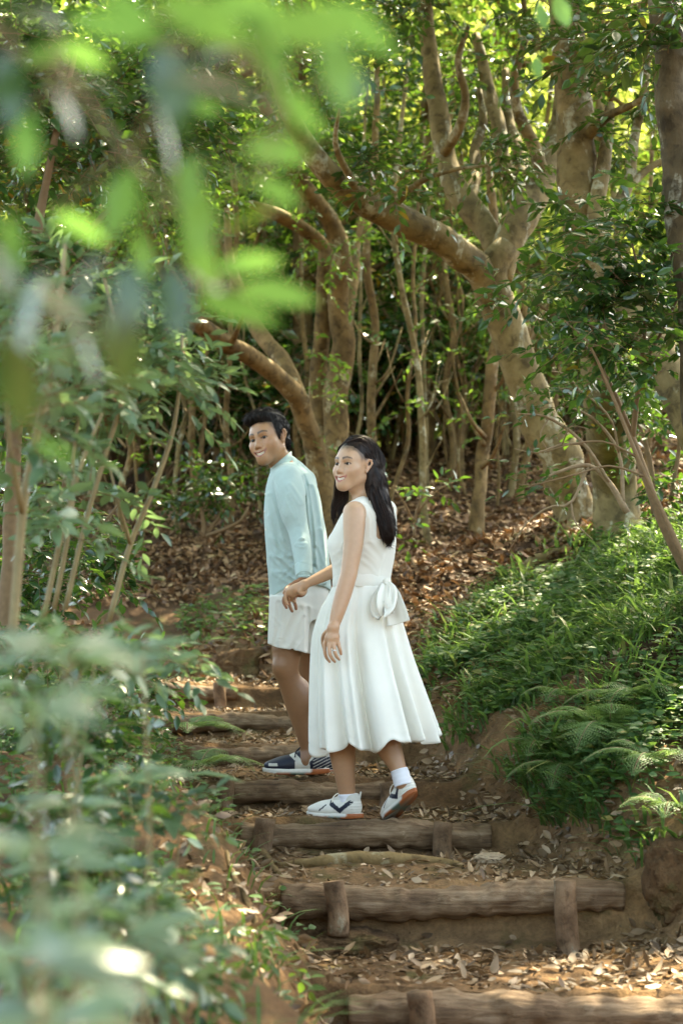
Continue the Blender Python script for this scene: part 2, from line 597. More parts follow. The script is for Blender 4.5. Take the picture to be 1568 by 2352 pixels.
gx = axis([(-300, -60, 40), (-60, -12, 3), (-12, -3.2, .25), (-3.2, -1.9, .06), (-1.9, 2.3, .025), (2.3, 4, .06), (4, 12, .25), (12, 60, 3), (60, 300, 40)])
gy = axis([(-40, -3, 2), (-3, 3, .2), (3, 5.2, .06), (5.2, 13.5, .022), (13.5, 18, .07), (18, 30, .25), (30, 80, 2.5), (80, 400, 40)])
GX, GY = np.meshgrid(gx, gy, indexing='ij')
GZ = ground_z(GX, GY)
_far = sstep(12.6, 14, GY)
mask = np.clip(sstep(12.4, 14.5, GY) + sstep(.35, .8, GX - np.interp(GY, _ed, _xr)) + .7 * sstep(.5, 1.0, np.interp(GY, _ed, _xl) - GX), 0, 1)
mb = MB()
nx, ny = len(gx), len(gy)
ii = np.arange(nx - 1)[:, None]; jj = np.arange(ny - 1)[None]
F = np.stack(np.broadcast_arrays(ii * ny + jj, (ii + 1) * ny + jj, (ii + 1) * ny + jj + 1, ii * ny + jj + 1), -1).reshape(-1, 4)
mb.add(np.stack([GX, GY, GZ], -1), F, 0, mask.ravel())
tag(mb.build('ground', MT['earth']), kind='structure')


def on_ground(x, y, dz=0):
    return np.stack([np.asarray(x, float), np.asarray(y, float), ground_z(x, y) + dz], -1)


def ground_at(px, py, d0=4.0, d1=40.0):
    """Where the sight line through (px, py) meets the ground."""
    ds = np.arange(d0, d1, .03)
    pts = np.stack([P(px, py, d) for d in ds])
    g = ground_z(pts[:, 0], pts[:, 1])
    k = np.argmax(pts[:, 2] < g)
    return on_ground(pts[k, 0], pts[k, 1])


def g_normal(x, y):
    e = .05
    dx = (ground_z(x + e, y) - ground_z(x - e, y)) / (2 * e)
    dy = (ground_z(x, y + e) - ground_z(x, y - e)) / (2 * e)
    return nrm(np.stack([-dx, -dy, np.ones_like(dx)], -1))


# ------------------------------------------------------------------ step logs and stakes
def slog(d, h, a, b, r, tilt=0.0, skew=0.0, seed=0):
    n = 110
    t = np.linspace(0, 1, n)
    x = a + (b - a) * t
    y = d + skew * (t - .5) + .012 * np.sin(t * 5 + seed)
    z = ZC - h - r + tilt * (t - .5) + .010 * np.sin(t * 7 + seed * 2) - .004
    rad = r * (1 + .05 * np.sin(t * 9 + seed) + .16 * vn2(t * 9 + seed * 10.0, t * 0 + .5, seed))
    V, F = tube(np.stack([x, y, z], -1), rad, 40, .24, seed, ns=8)
    mb = MB(); mb.add(V, F)
    return mb


LOGLAB = ['nearest log riser across the bottom edge of the picture, wide and blurred', 'long log riser with dark grey streaks between two square cut stakes',
          'log riser under the standing white shoes of the woman in the dress', 'log riser just behind the woman, under the black shoe of the man',
          'short log riser at the shins of the man, first above his black shoe', 'log riser beside the bare calf of the man, with leaves heaped on it',
          'log riser with a stake standing near its right end, above the fern on the left', 'farthest log riser, half buried where the trail bends to the left']
RAD = [.062, .058, .056, .053, .051, .049, .047, .045]
for i, (d, h, a, b) in enumerate(STEPS):
    mbx = slog(d, h, a, b, RAD[i], [.0, .02, -.01, .0, .01, -.01, -.02, .0][i], [.05, .06, .08, .03, .1, .1, .1, .1][i], i)
    tag(mbx.build('step_log', MT['log'], origin=((a + b) / 2, d, ZC - h - .06)), LOGLAB[i], 'log', 'log risers of the trail steps')


def stake(px, py_top, d, w_px, h, label, seed):
    c = P(px, py_top, d)
    r = w_px * .5 * M2(d)
    t = np.linspace(0, 1, 10)
    pts = np.stack([c[0] + .01 * np.sin(t * 3 + seed), np.full(10, c[1]) - .012 * (1 - t), c[2] - h * (1 - t) * 1.35], -1)
    V, F = tube(pts, r * (1 + .08 * (1 - t)), 12, .08, seed + 50)
    m = MB(); m.add(V, F)
    tag(m.build('wooden_stake', MT['stake'], origin=c - np.array([0, 0, h])), label, 'stake', 'stakes holding the log risers')


for k, s in enumerate([(962, 2278, 5.40, 56, .16, 'blurred stake on the lowest log by the bottom edge of the picture'),
                       (771, 2024, 6.42, 46, .14, 'stake with earth heaped against it, left of the middle of the long log'),
                       (1302, 2022, 6.40, 50, .26, 'tall stake standing clear of the ground at the right part of the long log'),
                       (1020, 1888, 7.40, 42, .17, 'stake right of the shoes of the woman, in front of the log she stands on'),
                       (606, 1880, 7.42, 46, .17, 'stake at the left end of the log the woman stands on'),
                       (517, 1786, 8.10, 34, .14, 'dark stake left of the toe of the black shoe of the man'),
                       (886, 1796, 8.08, 34, .10, 'stake between the two shoes of the woman at the end of the upper log'),
                       (504, 1567, 11.2, 26, .17, 'stake near the right end of the upper log left of the knees of the man'),
                       (370, 1508, 12.2, 24, .14, 'farthest stake on the half buried log at the bend of the trail')]):
    stake(*s, k)


def rock(px, py, w_px, h_px, name, label, cat, mat, seed, flat=1.0, depth=1.0):
    c = ground_at(px, py)
    m = M2(c[1])
    n, k = 90, 50
    th = np.linspace(0, 2 * math.pi, n, endpoint=False)[:, None]; ph = np.linspace(.02, math.pi - .02, k)[None]
    p = np.stack([np.cos(th) * np.sin(ph), np.sin(th) * np.sin(ph), np.cos(ph) * np.ones_like(th)], -1)
    q = np.sign(p) * np.abs(p) ** .75
    q = q * (1 + .5 * vn3(p * 1.5 + seed * 5.1, seed) + .26 * vn3(p * 3.6 + seed, seed + 1) + .2 * vn3(p * 9 + seed, seed + 2) + .10 * vn3(p * 22 + seed, seed + 3))[..., None]
    V = c + q * np.array([w_px * m / 2, w_px * m * .4 * depth, h_px * m * .8])
    mbx = MB()
    i = np.arange(n)[:, None]; j = np.arange(k - 1)[None]
    F = np.stack(np.broadcast_arrays(i * k + j, ((i + 1) % n) * k + j, ((i + 1) % n) * k + j + 1, i * k + j + 1), -1).reshape(-1, 4)
    mbx.add(V, F)
    tag(mbx.build(name, mat, origin=c), label, cat)


rock(1128, 1978, 82, 22, 'stone', 'flat tan stone lying among dead leaves right of the steps', 'stone', MT['stone'], 1)
rock(805, 2178, 200, 46, 'earth_mound', 'heaped clod of brown earth below the stake of the long log', 'earth mound', MT['earth'], 2, depth=1.2)
rock(1560, 2050, 150, 110, 'boulder', 'mossy brown boulder at the right edge beside the long log', 'boulder', MT['earth'], 4)
rock(560, 1545, 150, 60, 'earth_mound', 'bare ochre earth hump behind the upper steps left of the man', 'earth mound', MT['earth'], 5)

# ------------------------------------------------------------------ trees
def limb(mb, rows, mat=0, sides=14, rough=.10, seed=0, step=.07, knobs=0.0, extra=None):
    """rows of (px, py, d, width in frame units) -> tube."""
    w = np.array([np.append(P(r[0], r[1], r[2]), r[3] * .5 * M2(r[2])) for r in rows])
    if extra is not None:
        w = np.vstack([extra, w])
    ln = np.linalg.norm(np.diff(w[:, :3], axis=0), axis=1).sum()
    n = int(max(8, min(160, ln / step)))
    c = catmull(w, n)
    c[:, 3] = np.maximum(c[:, 3], .002)
    wob = .22 * c[:, 3:4] * np.stack([vn2(np.arange(n) * .31, np.full(n, k + .5), seed + k) for k in range(3)], -1) * 2
    V, F = tube(c[:, :3] + wob, c[:, 3] * (1 + .16 * vn2(np.arange(n) * .22, np.full(n, 7.7), seed + 9)), sides, rough, seed, ns=4)
    mb.add(V, F, mat)
    return c


def blob_points(c, r, n, seed, clump=2.2, thr=-.06, shell=.5):
    """n points in an ellipsoid, gathered in clumps so that gaps stay open."""
    rg = np.random.default_rng(seed)
    out = []
    have = 0
    while have < n:
        q = rg.normal(0, 1, (n * 3, 3)); q = nrm(q) * (rg.random((n * 3, 1)) ** shell)
        p = np.asarray(c) + q * np.asarray(r)
        ok = vn3(p * clump + seed * 1.7, seed) > thr
        p = p[ok]
        thr -= .04
        out.append(p); have += len(p)
    return np.concatenate(out)[:n]


def foliage(mb, blobs, seed, ll=.085, lw=.42, nl=10, L=.34, lm=0, tm=1, hi=False, droop=.25, tilt=.5, clump=2.2, thr=-.06, twig_r=.003, flat=.45, var=None):
    rg = np.random.default_rng(seed)
    for k, (c, r, n) in enumerate(blobs):
        p = blob_points(c, r, n, seed * 31 + k, clump, thr)
        d = rg.normal(0, 1, (len(p), 3)); d += .8 * (p - np.asarray(c)) / np.asarray(r)
        d[:, 2] *= flat
        # each spray keeps one tone, drawn from smooth noise
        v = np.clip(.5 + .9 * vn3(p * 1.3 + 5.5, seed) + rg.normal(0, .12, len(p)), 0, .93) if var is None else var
        sprays(mb, p, d, L * rg.uniform(.6, 1.3, len(p)), nl, ll, lw, lm, tm, droop, tilt, hi, twig_r, v)


def PB(px, py, d, rx, ry, rd, n):
    """A foliage blob given in frame units; rd in metres."""
    return (P(px, py, d), np.array([rx * M2(d), rd, ry * M2(d)]), n)


def tree(name, label, cat, base, limbs, bark, blobs=(), leafmat=None, group=None, seed=0, sides=16, rough=.10, fol=None, blobs2=(), fol2=None):
    t = thing(name, label, cat, base, group)
    mb = MB()
    f0 = limbs[0][0]; q0 = P(f0[0], f0[1], f0[2]); gz0 = float(ground_z(q0[0], q0[1]))
    if q0[2] > gz0 - .05:                # carry the foot of the trunk down into the ground
        yb_ = float(proj(np.array([q0[0], q0[1], gz0 - .12]))[1])
        limbs = [[(f0[0], yb_, f0[2], f0[3] * 1.12)] + list(limbs[0])] + list(limbs[1:])
    for k, rows in enumerate(limbs):
        limb(mb, rows, 0, sides if k == 0 else max(8, sides - 3), rough, seed + k * 3)
    mb.build('trunk', bark, t)
    if len(blobs) or len(blobs2):
        m2 = MB()
        if len(blobs): foliage(m2, blobs, seed + 1, **(fol or {}))
        if len(blobs2): foliage(m2, blobs2, seed + 2, **(fol2 or {}))
        m2.build('crown', [leafmat, MT['twig']], t)
    return t


def OH(x, y, z, rx, ry, rz, n):
    return (np.array([x, y, ZC + z]), np.array([rx, ry, rz]), n)


OVER = dict(ll=.13, lw=.5, nl=9, L=.55, twig_r=0, clump=1.1, thr=.0, tilt=.35)  # unseen leaf masses added overhead to hold back the sun
b1 = P(1318, 1235, 12.2); b1[2] = ground_z(b1[0], b1[1]) - .05
T1 = tree('forest_tree', 'big pale lichen-spotted tree whose long limb leans out to the left over the couple', 'tree', b1, [
    [(1332, 1262, 12.2, 165), (1322, 1190, 12.2, 112), (1296, 1090, 12.1, 94), (1258, 1000, 12, 90), (1212, 900, 11.9, 88), (1163, 765, 11.8, 88), (1130, 665, 11.7, 86), (1138, 610, 11.65, 74), (1165, 560, 11.65, 62)],
    [(1140, 690, 11.7, 70), (1105, 618, 11.6, 78), (1039, 567, 11.4, 72), (954, 518, 11.2, 70), (899, 487, 11.1, 70), (814, 451, 10.9, 62), (746, 390, 10.7, 60), (700, 330, 10.6, 52), (676, 280, 10.5, 46), (640, 190, 10.4, 40), (600, 60, 10.3, 32)],
    [(1140, 640, 11.7, 70), (1168, 560, 11.7, 72), (1210, 487, 11.8, 78), (1240, 420, 11.9, 70), (1262, 365, 12, 60), (1285, 270, 12.1, 50), (1300, 100, 12.3, 40), (1310, -100, 12.4, 34)],
    [(1155, 600, 11.75, 56), (1118, 522, 11.9, 58), (1076, 469, 12, 60), (1035, 414, 12.1, 56), (1015, 330, 12.2, 50), (1002, 231, 12.3, 46), (978, 61, 12.4, 40), (960, -120, 12.5, 34)],
    [(1212, 500, 11.8, 44), (1182, 432, 12, 46), (1158, 380, 12.1, 42), (1148, 310, 12.2, 36), (1120, 200, 12.4, 30), (1090, 80, 12.5, 22)],
    [(1222, 470, 11.9, 30), (1205, 400, 12.3, 34), (1185, 330, 12.5, 30), (1165, 260, 12.7, 24), (1160, 160, 12.8, 18)],
    [(1315, 1160, 12.15, 60), (1298, 1225, 12.0, 46), (1262, 1262, 11.9, 34), (1215, 1285, 11.7, 26), (1180, 1318, 11.5, 16)],
    [(1312, 1190, 12.1, 50), (1285, 1240, 11.9, 40), (1240, 1280, 11.7, 26), (1205, 1322, 11.4, 14)],
    [(1305, 1200, 12.2, 40), (1240, 1232, 12.3, 26), (1180, 1236, 12.5, 20), (1120, 1262, 12.6, 12)],
    [(1245, 410, 11.9, 34), (1225, 330, 11.8, 30), (1190, 260, 11.7, 26), (1180, 180, 11.6, 22), (1205, 90, 11.5, 17), (1200, -20, 11.4, 12)],
    [(1020, 350, 12.1, 26), (1055, 290, 11.9, 24), (1070, 220, 11.8, 20), (1050, 140, 11.7, 16), (1075, 60, 11.6, 11)],
    [(1076, 469, 12, 30), (1095, 400, 12.3, 28), (1090, 340, 12.5, 24), (1110, 280, 12.6, 20), (1100, 200, 12.7, 14)],
    [(830, 455, 10.9, 24), (800, 400, 10.6, 18), (770, 330, 10.4, 14), (780, 250, 10.2, 8)],
    [(905, 470, 11.1, 20), (960, 420, 10.8, 14), (1040, 390, 10.5, 10), (1120, 380, 10.3, 6)]],
    MT['bark_tan'],
    [PB(1010, 385, 10.9, 220, 38, .5, 62), PB(870, 425, 10.3, 90, 34, .3, 16), PB(1030, 190, 12.9, 170, 90, .5, 56), PB(1165, 160, 12.9, 100, 100, .4, 44),
     PB(1110, 290, 12.9, 120, 50, .4, 34), PB(760, 190, 11, 130, 100, .6, 34), PB(900, 40, 11.4, 240, 80, .7, 50), PB(1280, 40, 10.6, 140, 80, .5, 36)],
    MT['leaf_gloss'], seed=3, fol=dict(hi=True, ll=.08, nl=9, L=.30),
    blobs2=[OH(.4, 10.6, 5.2, 2.4, 2.0, .6, 480), OH(-1.2, 10, 5.6, 2.0, 1.8, .6, 340), OH(2.2, 12.0, 6.2, 2.0, 2.0, .7, 300), OH(.6, 9.0, 5.2, 1.8, 1.2, .5, 320)], fol2=OVER)
b2 = ground_at(1425, 1235, 9)
d2 = float(b2[1])
tree('forest_tree', 'upright tan tree with a dark knot hole at the upper right', 'tree', b2 - [0, 0, .05], [
    [(1432, 1262, d2, 165), (1424, 1215, d2, 120), (1408, 1080, d2 - .1, 104), (1385, 920, 10.6, 96), (1366, 780, 10.4, 92), (1352, 650, 10.2, 90), (1336, 500, 10, 92), (1325, 400, 10, 94), (1316, 280, 10, 90), (1305, 150, 10, 84), (1290, 0, 10, 78), (1280, -200, 10, 66)],
    [(1345, 540, 10, 40), (1400, 500, 10.3, 36), (1440, 430, 10.5, 30), (1455, 330, 10.6, 24), (1480, 200, 10.7, 20), (1490, 60, 10.8, 12)],
    [(1330, 330, 10, 30), (1390, 270, 9.8, 22), (1450, 240, 9.6, 16), (1520, 200, 9.4, 9)],
    [(1440, 430, 10.5, 20), (1500, 380, 10.6, 16), (1560, 360, 10.7, 12)],
    [(1420, 1190, d2, 60), (1400, 1240, d2 - .1, 44), (1360, 1275, d2 - .3, 26), (1330, 1300, d2 - .5, 12)]],
    MT['bark_tan'], [PB(1440, 90, 9.2, 170, 80, .4, 64), PB(1300, 20, 9.6, 110, 60, .4, 28), PB(1480, 230, 10.5, 100, 100, .4, 22), PB(1440, 380, 10.8, 80, 90, .4, 12)], MT['leaf_gloss'], seed=23, fol=dict(hi=True, ll=.085, nl=9, L=.3),
    blobs2=[OH(2.6, 9.3, 4.9, 2.0, 1.6, .6, 140), OH(1.4, 12, 6.2, 2.2, 2, .7, 330)], fol2=OVER)
b8 = P(1660, 1080, 9.3); b8[2] = ground_z(b8[0], b8[1]) - .05
tree('forest_tree', 'tan trunk leaning in from the right edge behind the glossy shrub', 'tree', b8, [
    [(1690, 1190, 9.3, 120), (1640, 1060, 9.35, 104), (1568, 930, 9.4, 94), (1500, 800, 9.5, 84), (1440, 700, 9.6, 74), (1395, 610, 9.7, 60), (1370, 500, 9.8, 46), (1385, 380, 9.9, 34), (1400, 240, 10, 22)]],
    MT['bark_tan'], [PB(1400, 300, 9.9, 80, 60, .3, 12)], MT['leaf_gloss'], seed=83, fol=dict(hi=True, ll=.085, nl=9, L=.3))
b3 = P(1610, 900, 8); b3[2] = ground_z(b3[0], b3[1]) - .05
tree('forest_tree', 'dark upright trunk cut off by the right edge at the top of the picture', 'tree', b3, [
    [(1640, 1180, 8, 120), (1612, 900, 8, 100), (1592, 640, 8, 92), (1570, 480, 8, 90), (1552, 300, 8, 86), (1536, 150, 8, 80), (1522, -60, 8, 74), (1515, -300, 8, 60)]],
    MT['bark_dark'], [PB(1530, 60, 7.6, 130, 60, .35, 40)], MT['leaf_gloss'], seed=33, fol=dict(hi=True, ll=.09, nl=8, L=.26),
    blobs2=[OH(2.9, 8, 4.4, 1.5, 1.2, .5, 50)], fol2=OVER)
b4 = P(752, 1110, 15); b4[2] = ground_z(b4[0], b4[1]) - .05
tree('forest_tree', 'reddish brown twin-stemmed tree with bent upper limb, behind the couple', 'tree', b4, [
    [(772, 1150, 15, 84), (770, 1050, 15, 62), (772, 914, 15, 56), (786, 792, 15, 54), (776, 680, 14.9, 52), (783, 600, 14.8, 48), (777, 549, 14.8, 46), (752, 497, 14.7, 44), (721, 457, 14.6, 44), (690, 410, 14.5, 42), (668, 370, 14.4, 38), (640, 310, 14.3, 32), (600, 230, 14.2, 26)],
    [(728, 1150, 15.2, 60), (734, 1000, 15.2, 46), (730, 880, 15.2, 44), (740, 750, 15.1, 40), (746, 620, 15, 36), (744, 572, 15, 34), (711, 538, 14.9, 34), (660, 505, 14.8, 32), (625, 488, 14.7, 30), (575, 470, 14.6, 22)],
    [(788, 780, 15, 26), (815, 640, 15.3, 20), (820, 560, 15.5, 16), (840, 470, 15.6, 12)]],
    MT['bark_brown'], [PB(640, 300, 14, 200, 120, .8, 130), PB(760, 560, 14.4, 120, 140, .6, 26), PB(740, 900, 14.2, 60, 170, .4, 16)], MT['leaf_mid'], seed=43, fol=dict(ll=.08),
    blobs2=[OH(-.6, 14.5, 6.4, 2.6, 2.2, .8, 430), OH(1.8, 15, 7, 2.4, 2.2, .8, 330), OH(-2.0, 17.5, 7.4, 3.0, 2.4, .8, 520), OH(1.6, 18.5, 8.2, 3.0, 2.4, .8, 420), OH(-4.6, 16, 7, 2.2, 2.6, .8, 380), OH(-2.5, 21, 8.6, 3.2, 2.2, .8, 460)], fol2=OVER)
b5 = P(735, 1110, 14); b5[2] = ground_z(b5[0], b5[1]) - .05
tree('forest_tree', 'slanting mossy tree leaning far to the left above the head of the man', 'tree', b5, [
    [(742, 1160, 14.3, 56), (722, 1030, 14.2, 48), (698, 945, 14.0, 46), (670, 895, 13.8, 46), (610, 843, 13.6, 44), (508, 782, 13.2, 42), (440, 727, 12.9, 40), (400, 655, 12.7, 40), (368, 595, 12.5, 34), (346, 545, 12.4, 30), (325, 470, 12.3, 24), (300, 380, 12.2, 18)],
    [(692, 930, 13.9, 42), (671, 876, 14, 42), (635, 813, 14.2, 40), (590, 752, 14.4, 34), (560, 690, 14.6, 28), (530, 600, 14.8, 22), (520, 480, 15, 16)],
    [(530, 795, 13.2, 16), (548, 750, 13.0, 12), (570, 690, 12.9, 8)]],
    MT['bark_brown'], [PB(330, 440, 12, 190, 150, .7, 150)], MT['leaf_mid'], seed=53, fol=dict(ll=.08),
    blobs2=[OH(-2.6, 13, 5.8, 2.4, 2.2, .8, 420), OH(-3.0, 9, 4.6, 1.8, 2.0, .7, 330)], fol2=OVER)

b6 = np.array([-2.05, 5.2, float(ground_z(-2.05, 5.2)) - .05])  # unseen tree, added so its crown keeps sun off the near left
t6 = [(-830, 1900, 5.2, 150), (-800, 1200, 5.2, 130), (-700, 300, 5.2, 110), (-560, -500, 5.3, 90), (-300, -1300, 5.5, 70), (100, -1900, 5.8, 40)]
tree('forest_tree', 'unseen tree added beyond the left edge of the picture to shade the near bank', 'tree', b6, [t6, [(-640, -100, 5.25, 70), (-500, -900, 5.0, 50), (-200, -1700, 4.5, 30)]],
     MT['bark_tan'], [], MT['leaf_gloss'], seed=63, blobs2=[OH(-1.0, 6.6, 4.3, 1.9, 1.5, .5, 330), OH(.6, 7.2, 4.6, 1.5, 1.4, .5, 200), OH(-1.4, 4.6, 3.9, 1.8, 1.3, .5, 260), OH(.3, 5.2, 4.5, 1.3, 1.2, .4, 150), OH(-1.0, 3.6, 4.2, 1.7, 1.4, .4, 380), OH(.7, 3.2, 4.2, 1.3, 1.1, .4, 360), OH(.5, 4.6, 3.9, 1.2, 1.0, .4, 200), OH(-.2, 4.8, 4.6, 1.5, 1.2, .4, 260), OH(-2.4, 7.8, 4.8, 1.4, 1.6, .5, 220), OH(1.4, 6.4, 4.3, 1.3, 1.3, .4, 300), OH(.9, 3.9, 4.0, 1.2, 1.0, .4, 240)], fol2=OVER)
# thin stems of the shaded wood: foot x, foot y, top x, top y, width, distance
THIN = [(412, 1125, 404, 700, 14, 16), (448, 1085, 440, 640, 22, 17), (527, 1085, 530, 480, 17, 16), (596, 1060, 590, 600, 15, 18), (298, 1150, 285, 800, 18, 14.5),
        (858, 1040, 856, 420, 26, 16), (985, 1090, 905, 470, 20, 14.5), (1030, 1050, 1028, 480, 18, 17), (1090, 1105, 1140, 700, 40, 14.5), (1165, 1060, 1190, 760, 20, 16),
        (1190, 1075, 1215, 720, 24, 15.5), (690, 1060, 684, 620, 16, 17), (818, 1030, 822, 520, 12, 16.5), (902, 1020, 950, 620, 13, 15), (340, 1080, 352, 640, 12, 19),
        (372, 1060, 366, 560, 14, 20), (480, 1060, 488, 520, 13, 21), (562, 1050, 556, 560, 10, 20), (640, 1050, 636, 560, 14, 21), (880, 1010, 886, 520, 12, 20), (930, 1010, 920, 500, 11, 19),
        (1060, 1020, 1066, 520, 12, 19), (1130, 1020, 1100, 500, 12, 19), (1250, 1000, 1240, 480, 22, 18), (1420, 980, 1400, 380, 20, 16), (1480, 1000, 1500, 420, 16, 15), (230, 1080, 236, 520, 16, 18),
        (150, 1080, 140, 500, 18, 17), (60, 1090, 70, 480, 20, 18), (960, 980, 1010, 520, 10, 18), (740, 1000, 720, 560, 9, 19), (610, 1040, 600, 480, 9, 22)]
rg = np.random.default_rng(77)
for q in range(34):
    x_ = rg.uniform(260, 1280); THIN.append((x_, 1060, x_ + rg.normal(0, 60), rg.uniform(520, 700), rg.uniform(7, 14), rg.uniform(15.5, 21)))
for k, (x0, y0, x1, y1, w, d) in enumerate(THIN):
    p = P(x0, y0, d); gz = ground_z(p[0], p[1])
    yb = float(proj(np.array([p[0], p[1], gz - .06]))[1])
    j = lambda s: rg.normal(0, s * 1.7)
    w *= .84
    yt = y1 - 330
    rows = [(x0, yb, d, w * 1.25), (x0 + (x1 - x0) * .15 + j(4), yb + (y1 - yb) * .16, d, w), (x0 + (x1 - x0) * .35 + j(7), yb + (y1 - yb) * .36, d + j(.05), w * .94), (x0 + (x1 - x0) * .5 + j(7), yb + (y1 - yb) * .56, d, w * .9), (x0 + (x1 - x0) * .75 + j(6), yb + (y1 - yb) * .78, d + j(.05), w * .84), (x1 + j(4), y1, d + .1, w * .8), (x1 + j(20), yt, d + .2, w * .55)]
    lims = [rows]
    for q in range(5):
        f = rg.uniform(.2, .95)
        bx, by = x0 + (x1 - x0) * f, yb + (y1 - yb) * f
        sx = rg.choice([-1, 1]) * rg.uniform(20, 80)
        lims.append([(bx, by, d, w * .35), (bx + sx * .5, by - rg.uniform(20, 60), d + j(.1), w * .28), (bx + sx, by - rg.uniform(60, 150), d + j(.3), w * .16)])
    big = {8: 'thick ringed brown stem leaning right at the foot of the big pale tree', 5: 'straight brown stem directly above the hair of the woman', 6: 'slim reddish stem leaning left, right of the head of the woman',
           2: 'straight slim stem above the left side of the hair of the man', 4: 'short pale stem left of the man, among the canes'}
    tr = tree('forest_sapling', big.get(k, 'thin bare stem in the shaded wood behind the couple'), 'young tree', [p[0], p[1], gz], lims, MT['bark_brown'] if k % 3 else MT['bark_tan'],
              [PB(x1, y1 - 40, d, 60, 130, .4, 12), PB((x0 + x1) / 2, (yb + y1) / 2 - 30, d - .2, 50, 120, .3, 5)], MT['leaf_mid'], 'thin stems in the shaded wood', 200 + k * 5, 8, .08, dict(ll=.075, nl=8, L=.3))

# background wood: three whole trees, then copies
def bg_tree(seed, lm):
    t = thing('background_tree', 'leafy tree standing in the wood far behind the couple', 'tree', (0, 0, 0), 'trees far back in the wood')
    mb = MB()
    n = 14; tt = np.linspace(0, 1, n)
    V, F = tube(np.stack([.25 * vn2(tt * 3, tt * 0 + seed), .25 * vn2(tt * 3, tt * 0 + seed + 9.5), tt * 5.6 - .3], -1), .11 * (1 - .6 * tt), 8, .1, seed)
    mb.add(V, F)
    r2 = np.random.default_rng(seed)
    for q in range(7):
        z = r2.uniform(1.4, 4.6); a = r2.uniform(0, 6.28); ln = r2.uniform(.8, 1.6)
        s = np.linspace(0, 1, 6)[:, None]
        pts = np.array([0, 0, z]) + s * np.array([math.cos(a), math.sin(a), .55]) * ln + .1 * r2.normal(0, 1, (6, 3)) * s
        V, F = tube(pts, .04 * (1 - .7 * s[:, 0]), 6); mb.add(V, F)
    mb.build('trunk', MT['bark_brown'], t)
    m2 = MB()
    foliage(m2, [((0, 0, 4.3), (1.7, 1.7, 1.5), 190), ((.5, -.3, 2.7), (1.4, 1.4, 1.0), 80), ((-.6, .2, 1.3), (1.1, 1.1, .8), 26)], seed, ll=.14, lw=.5, nl=10, L=.5, clump=1.3, thr=-.02, twig_r=.004)
    m2.build('crown', [lm, MT['twig']], t)
    return t


def copy_tree(o, parent=None):
    c = o.copy(); COL.objects.link(c)
    if parent is not None: c.parent = parent
    for ch in list(o.children):
        copy_tree(ch, c)
    return c


protos = [bg_tree(11, MT['leaf_painted_sun']), bg_tree(12, MT['leaf_gloss']), bg_tree(13, MT['leaf_painted_sun'])]
used = [0, 0, 0]
spots = []
for row, (d, n, z) in enumerate([(18.5, 7, 0), (22, 9, .2), (26, 11, .5), (31, 13, 1.2), (37, 14, 2.0)]):
    for q in range(n):
        x = (q + .5 + rg.uniform(-.35, .35)) / n * 2 - 1
        spots.append((x * d * .24, d + rg.uniform(-1.2, 1.2), row))
for k, (x, y, row) in enumerate(spots):
    i = 1 if (row < 2 and x < 1.2) else (0 if rg.random() < .5 else 2)
    o = protos[i] if not used[i] else copy_tree(protos[i])
    used[i] = 1
    o.location = (x, y, float(ground_z(x, y)))
    o.rotation_euler = (0, 0, rg.uniform(0, 6.28))
    s = rg.uniform(.9, 1.25) * (1 + .12 * row)
    o.scale = (s, s, s)

# dark undergrowth between the stems
def bush(seed, lm, n=90, hi=False, ll=.08, label='', cat='shrub', group=None, name='understorey_bush'):
    t = thing(name, label, cat, (0, 0, 0), group)
    m = MB()
    r2 = np.random.default_rng(seed)
    for q in range(9):
        a = r2.uniform(0, 6.28); ln = r2.uniform(.5, .95); s = np.linspace(0, 1, 6)[:, None]
        pts = s * np.array([math.cos(a) * .45, math.sin(a) * .45, 1.0]) * ln + .05 * r2.normal(0, 1, (6, 3)) * s
        pts[0, 2] -= .06
        V, F = tube(pts, .010 * (1 - .7 * s[:, 0]), 5); m.add(V, F)
    m.build('stems', MT['twig'], t)
    m2 = MB()
    foliage(m2, [((0, 0, .62), (.62, .62, .42), n)], seed, ll=ll, nl=9, L=.26, hi=hi, clump=3.5, thr=-.03)
    m2.build('foliage', [lm, MT['twig']], t)
    return t


lab = 'dark leafy bush growing low in the shade of the far wood'
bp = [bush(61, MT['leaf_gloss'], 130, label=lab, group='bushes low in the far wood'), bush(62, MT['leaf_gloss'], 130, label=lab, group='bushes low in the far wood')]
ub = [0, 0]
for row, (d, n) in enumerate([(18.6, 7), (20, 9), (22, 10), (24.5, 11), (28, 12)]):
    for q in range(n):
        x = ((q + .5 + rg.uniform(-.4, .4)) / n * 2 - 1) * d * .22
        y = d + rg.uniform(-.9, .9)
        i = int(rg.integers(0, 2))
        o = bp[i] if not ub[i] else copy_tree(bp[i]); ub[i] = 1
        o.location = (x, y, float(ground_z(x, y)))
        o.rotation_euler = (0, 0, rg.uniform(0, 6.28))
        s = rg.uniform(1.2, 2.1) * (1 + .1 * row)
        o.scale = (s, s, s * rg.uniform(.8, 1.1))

# ------------------------------------------------------------------ fallen leaves
def litter(name, pts, mat, size, label, seed, tilt=.45, lift=.012, var=None):
    r = np.random.default_rng(seed)
    n = len(pts)
    nor = g_normal(pts[:, 0], pts[:, 1]) + r.normal(0, tilt, (n, 3))
    d = r.normal(0, 1, (n, 3)); d[:, 2] *= .3
    l = size * r.uniform(.55, 1.35, n)
    m = MB()
    V, F, li = leaves(pts + [0, 0, lift] + r.uniform(0, lift, (n, 1)) * [0, 0, 1], d, nor, l, l * r.uniform(.32, .55, n), r.uniform(-.5, .8, n), r.uniform(-.45, .45, n), hi=True)
    v = r.random(n) if var is None else var
    m.add(V, F, 0, v[li])
    o = m.build(name, mat)
    return tag(o, label, 'dead leaves', kind='stuff')


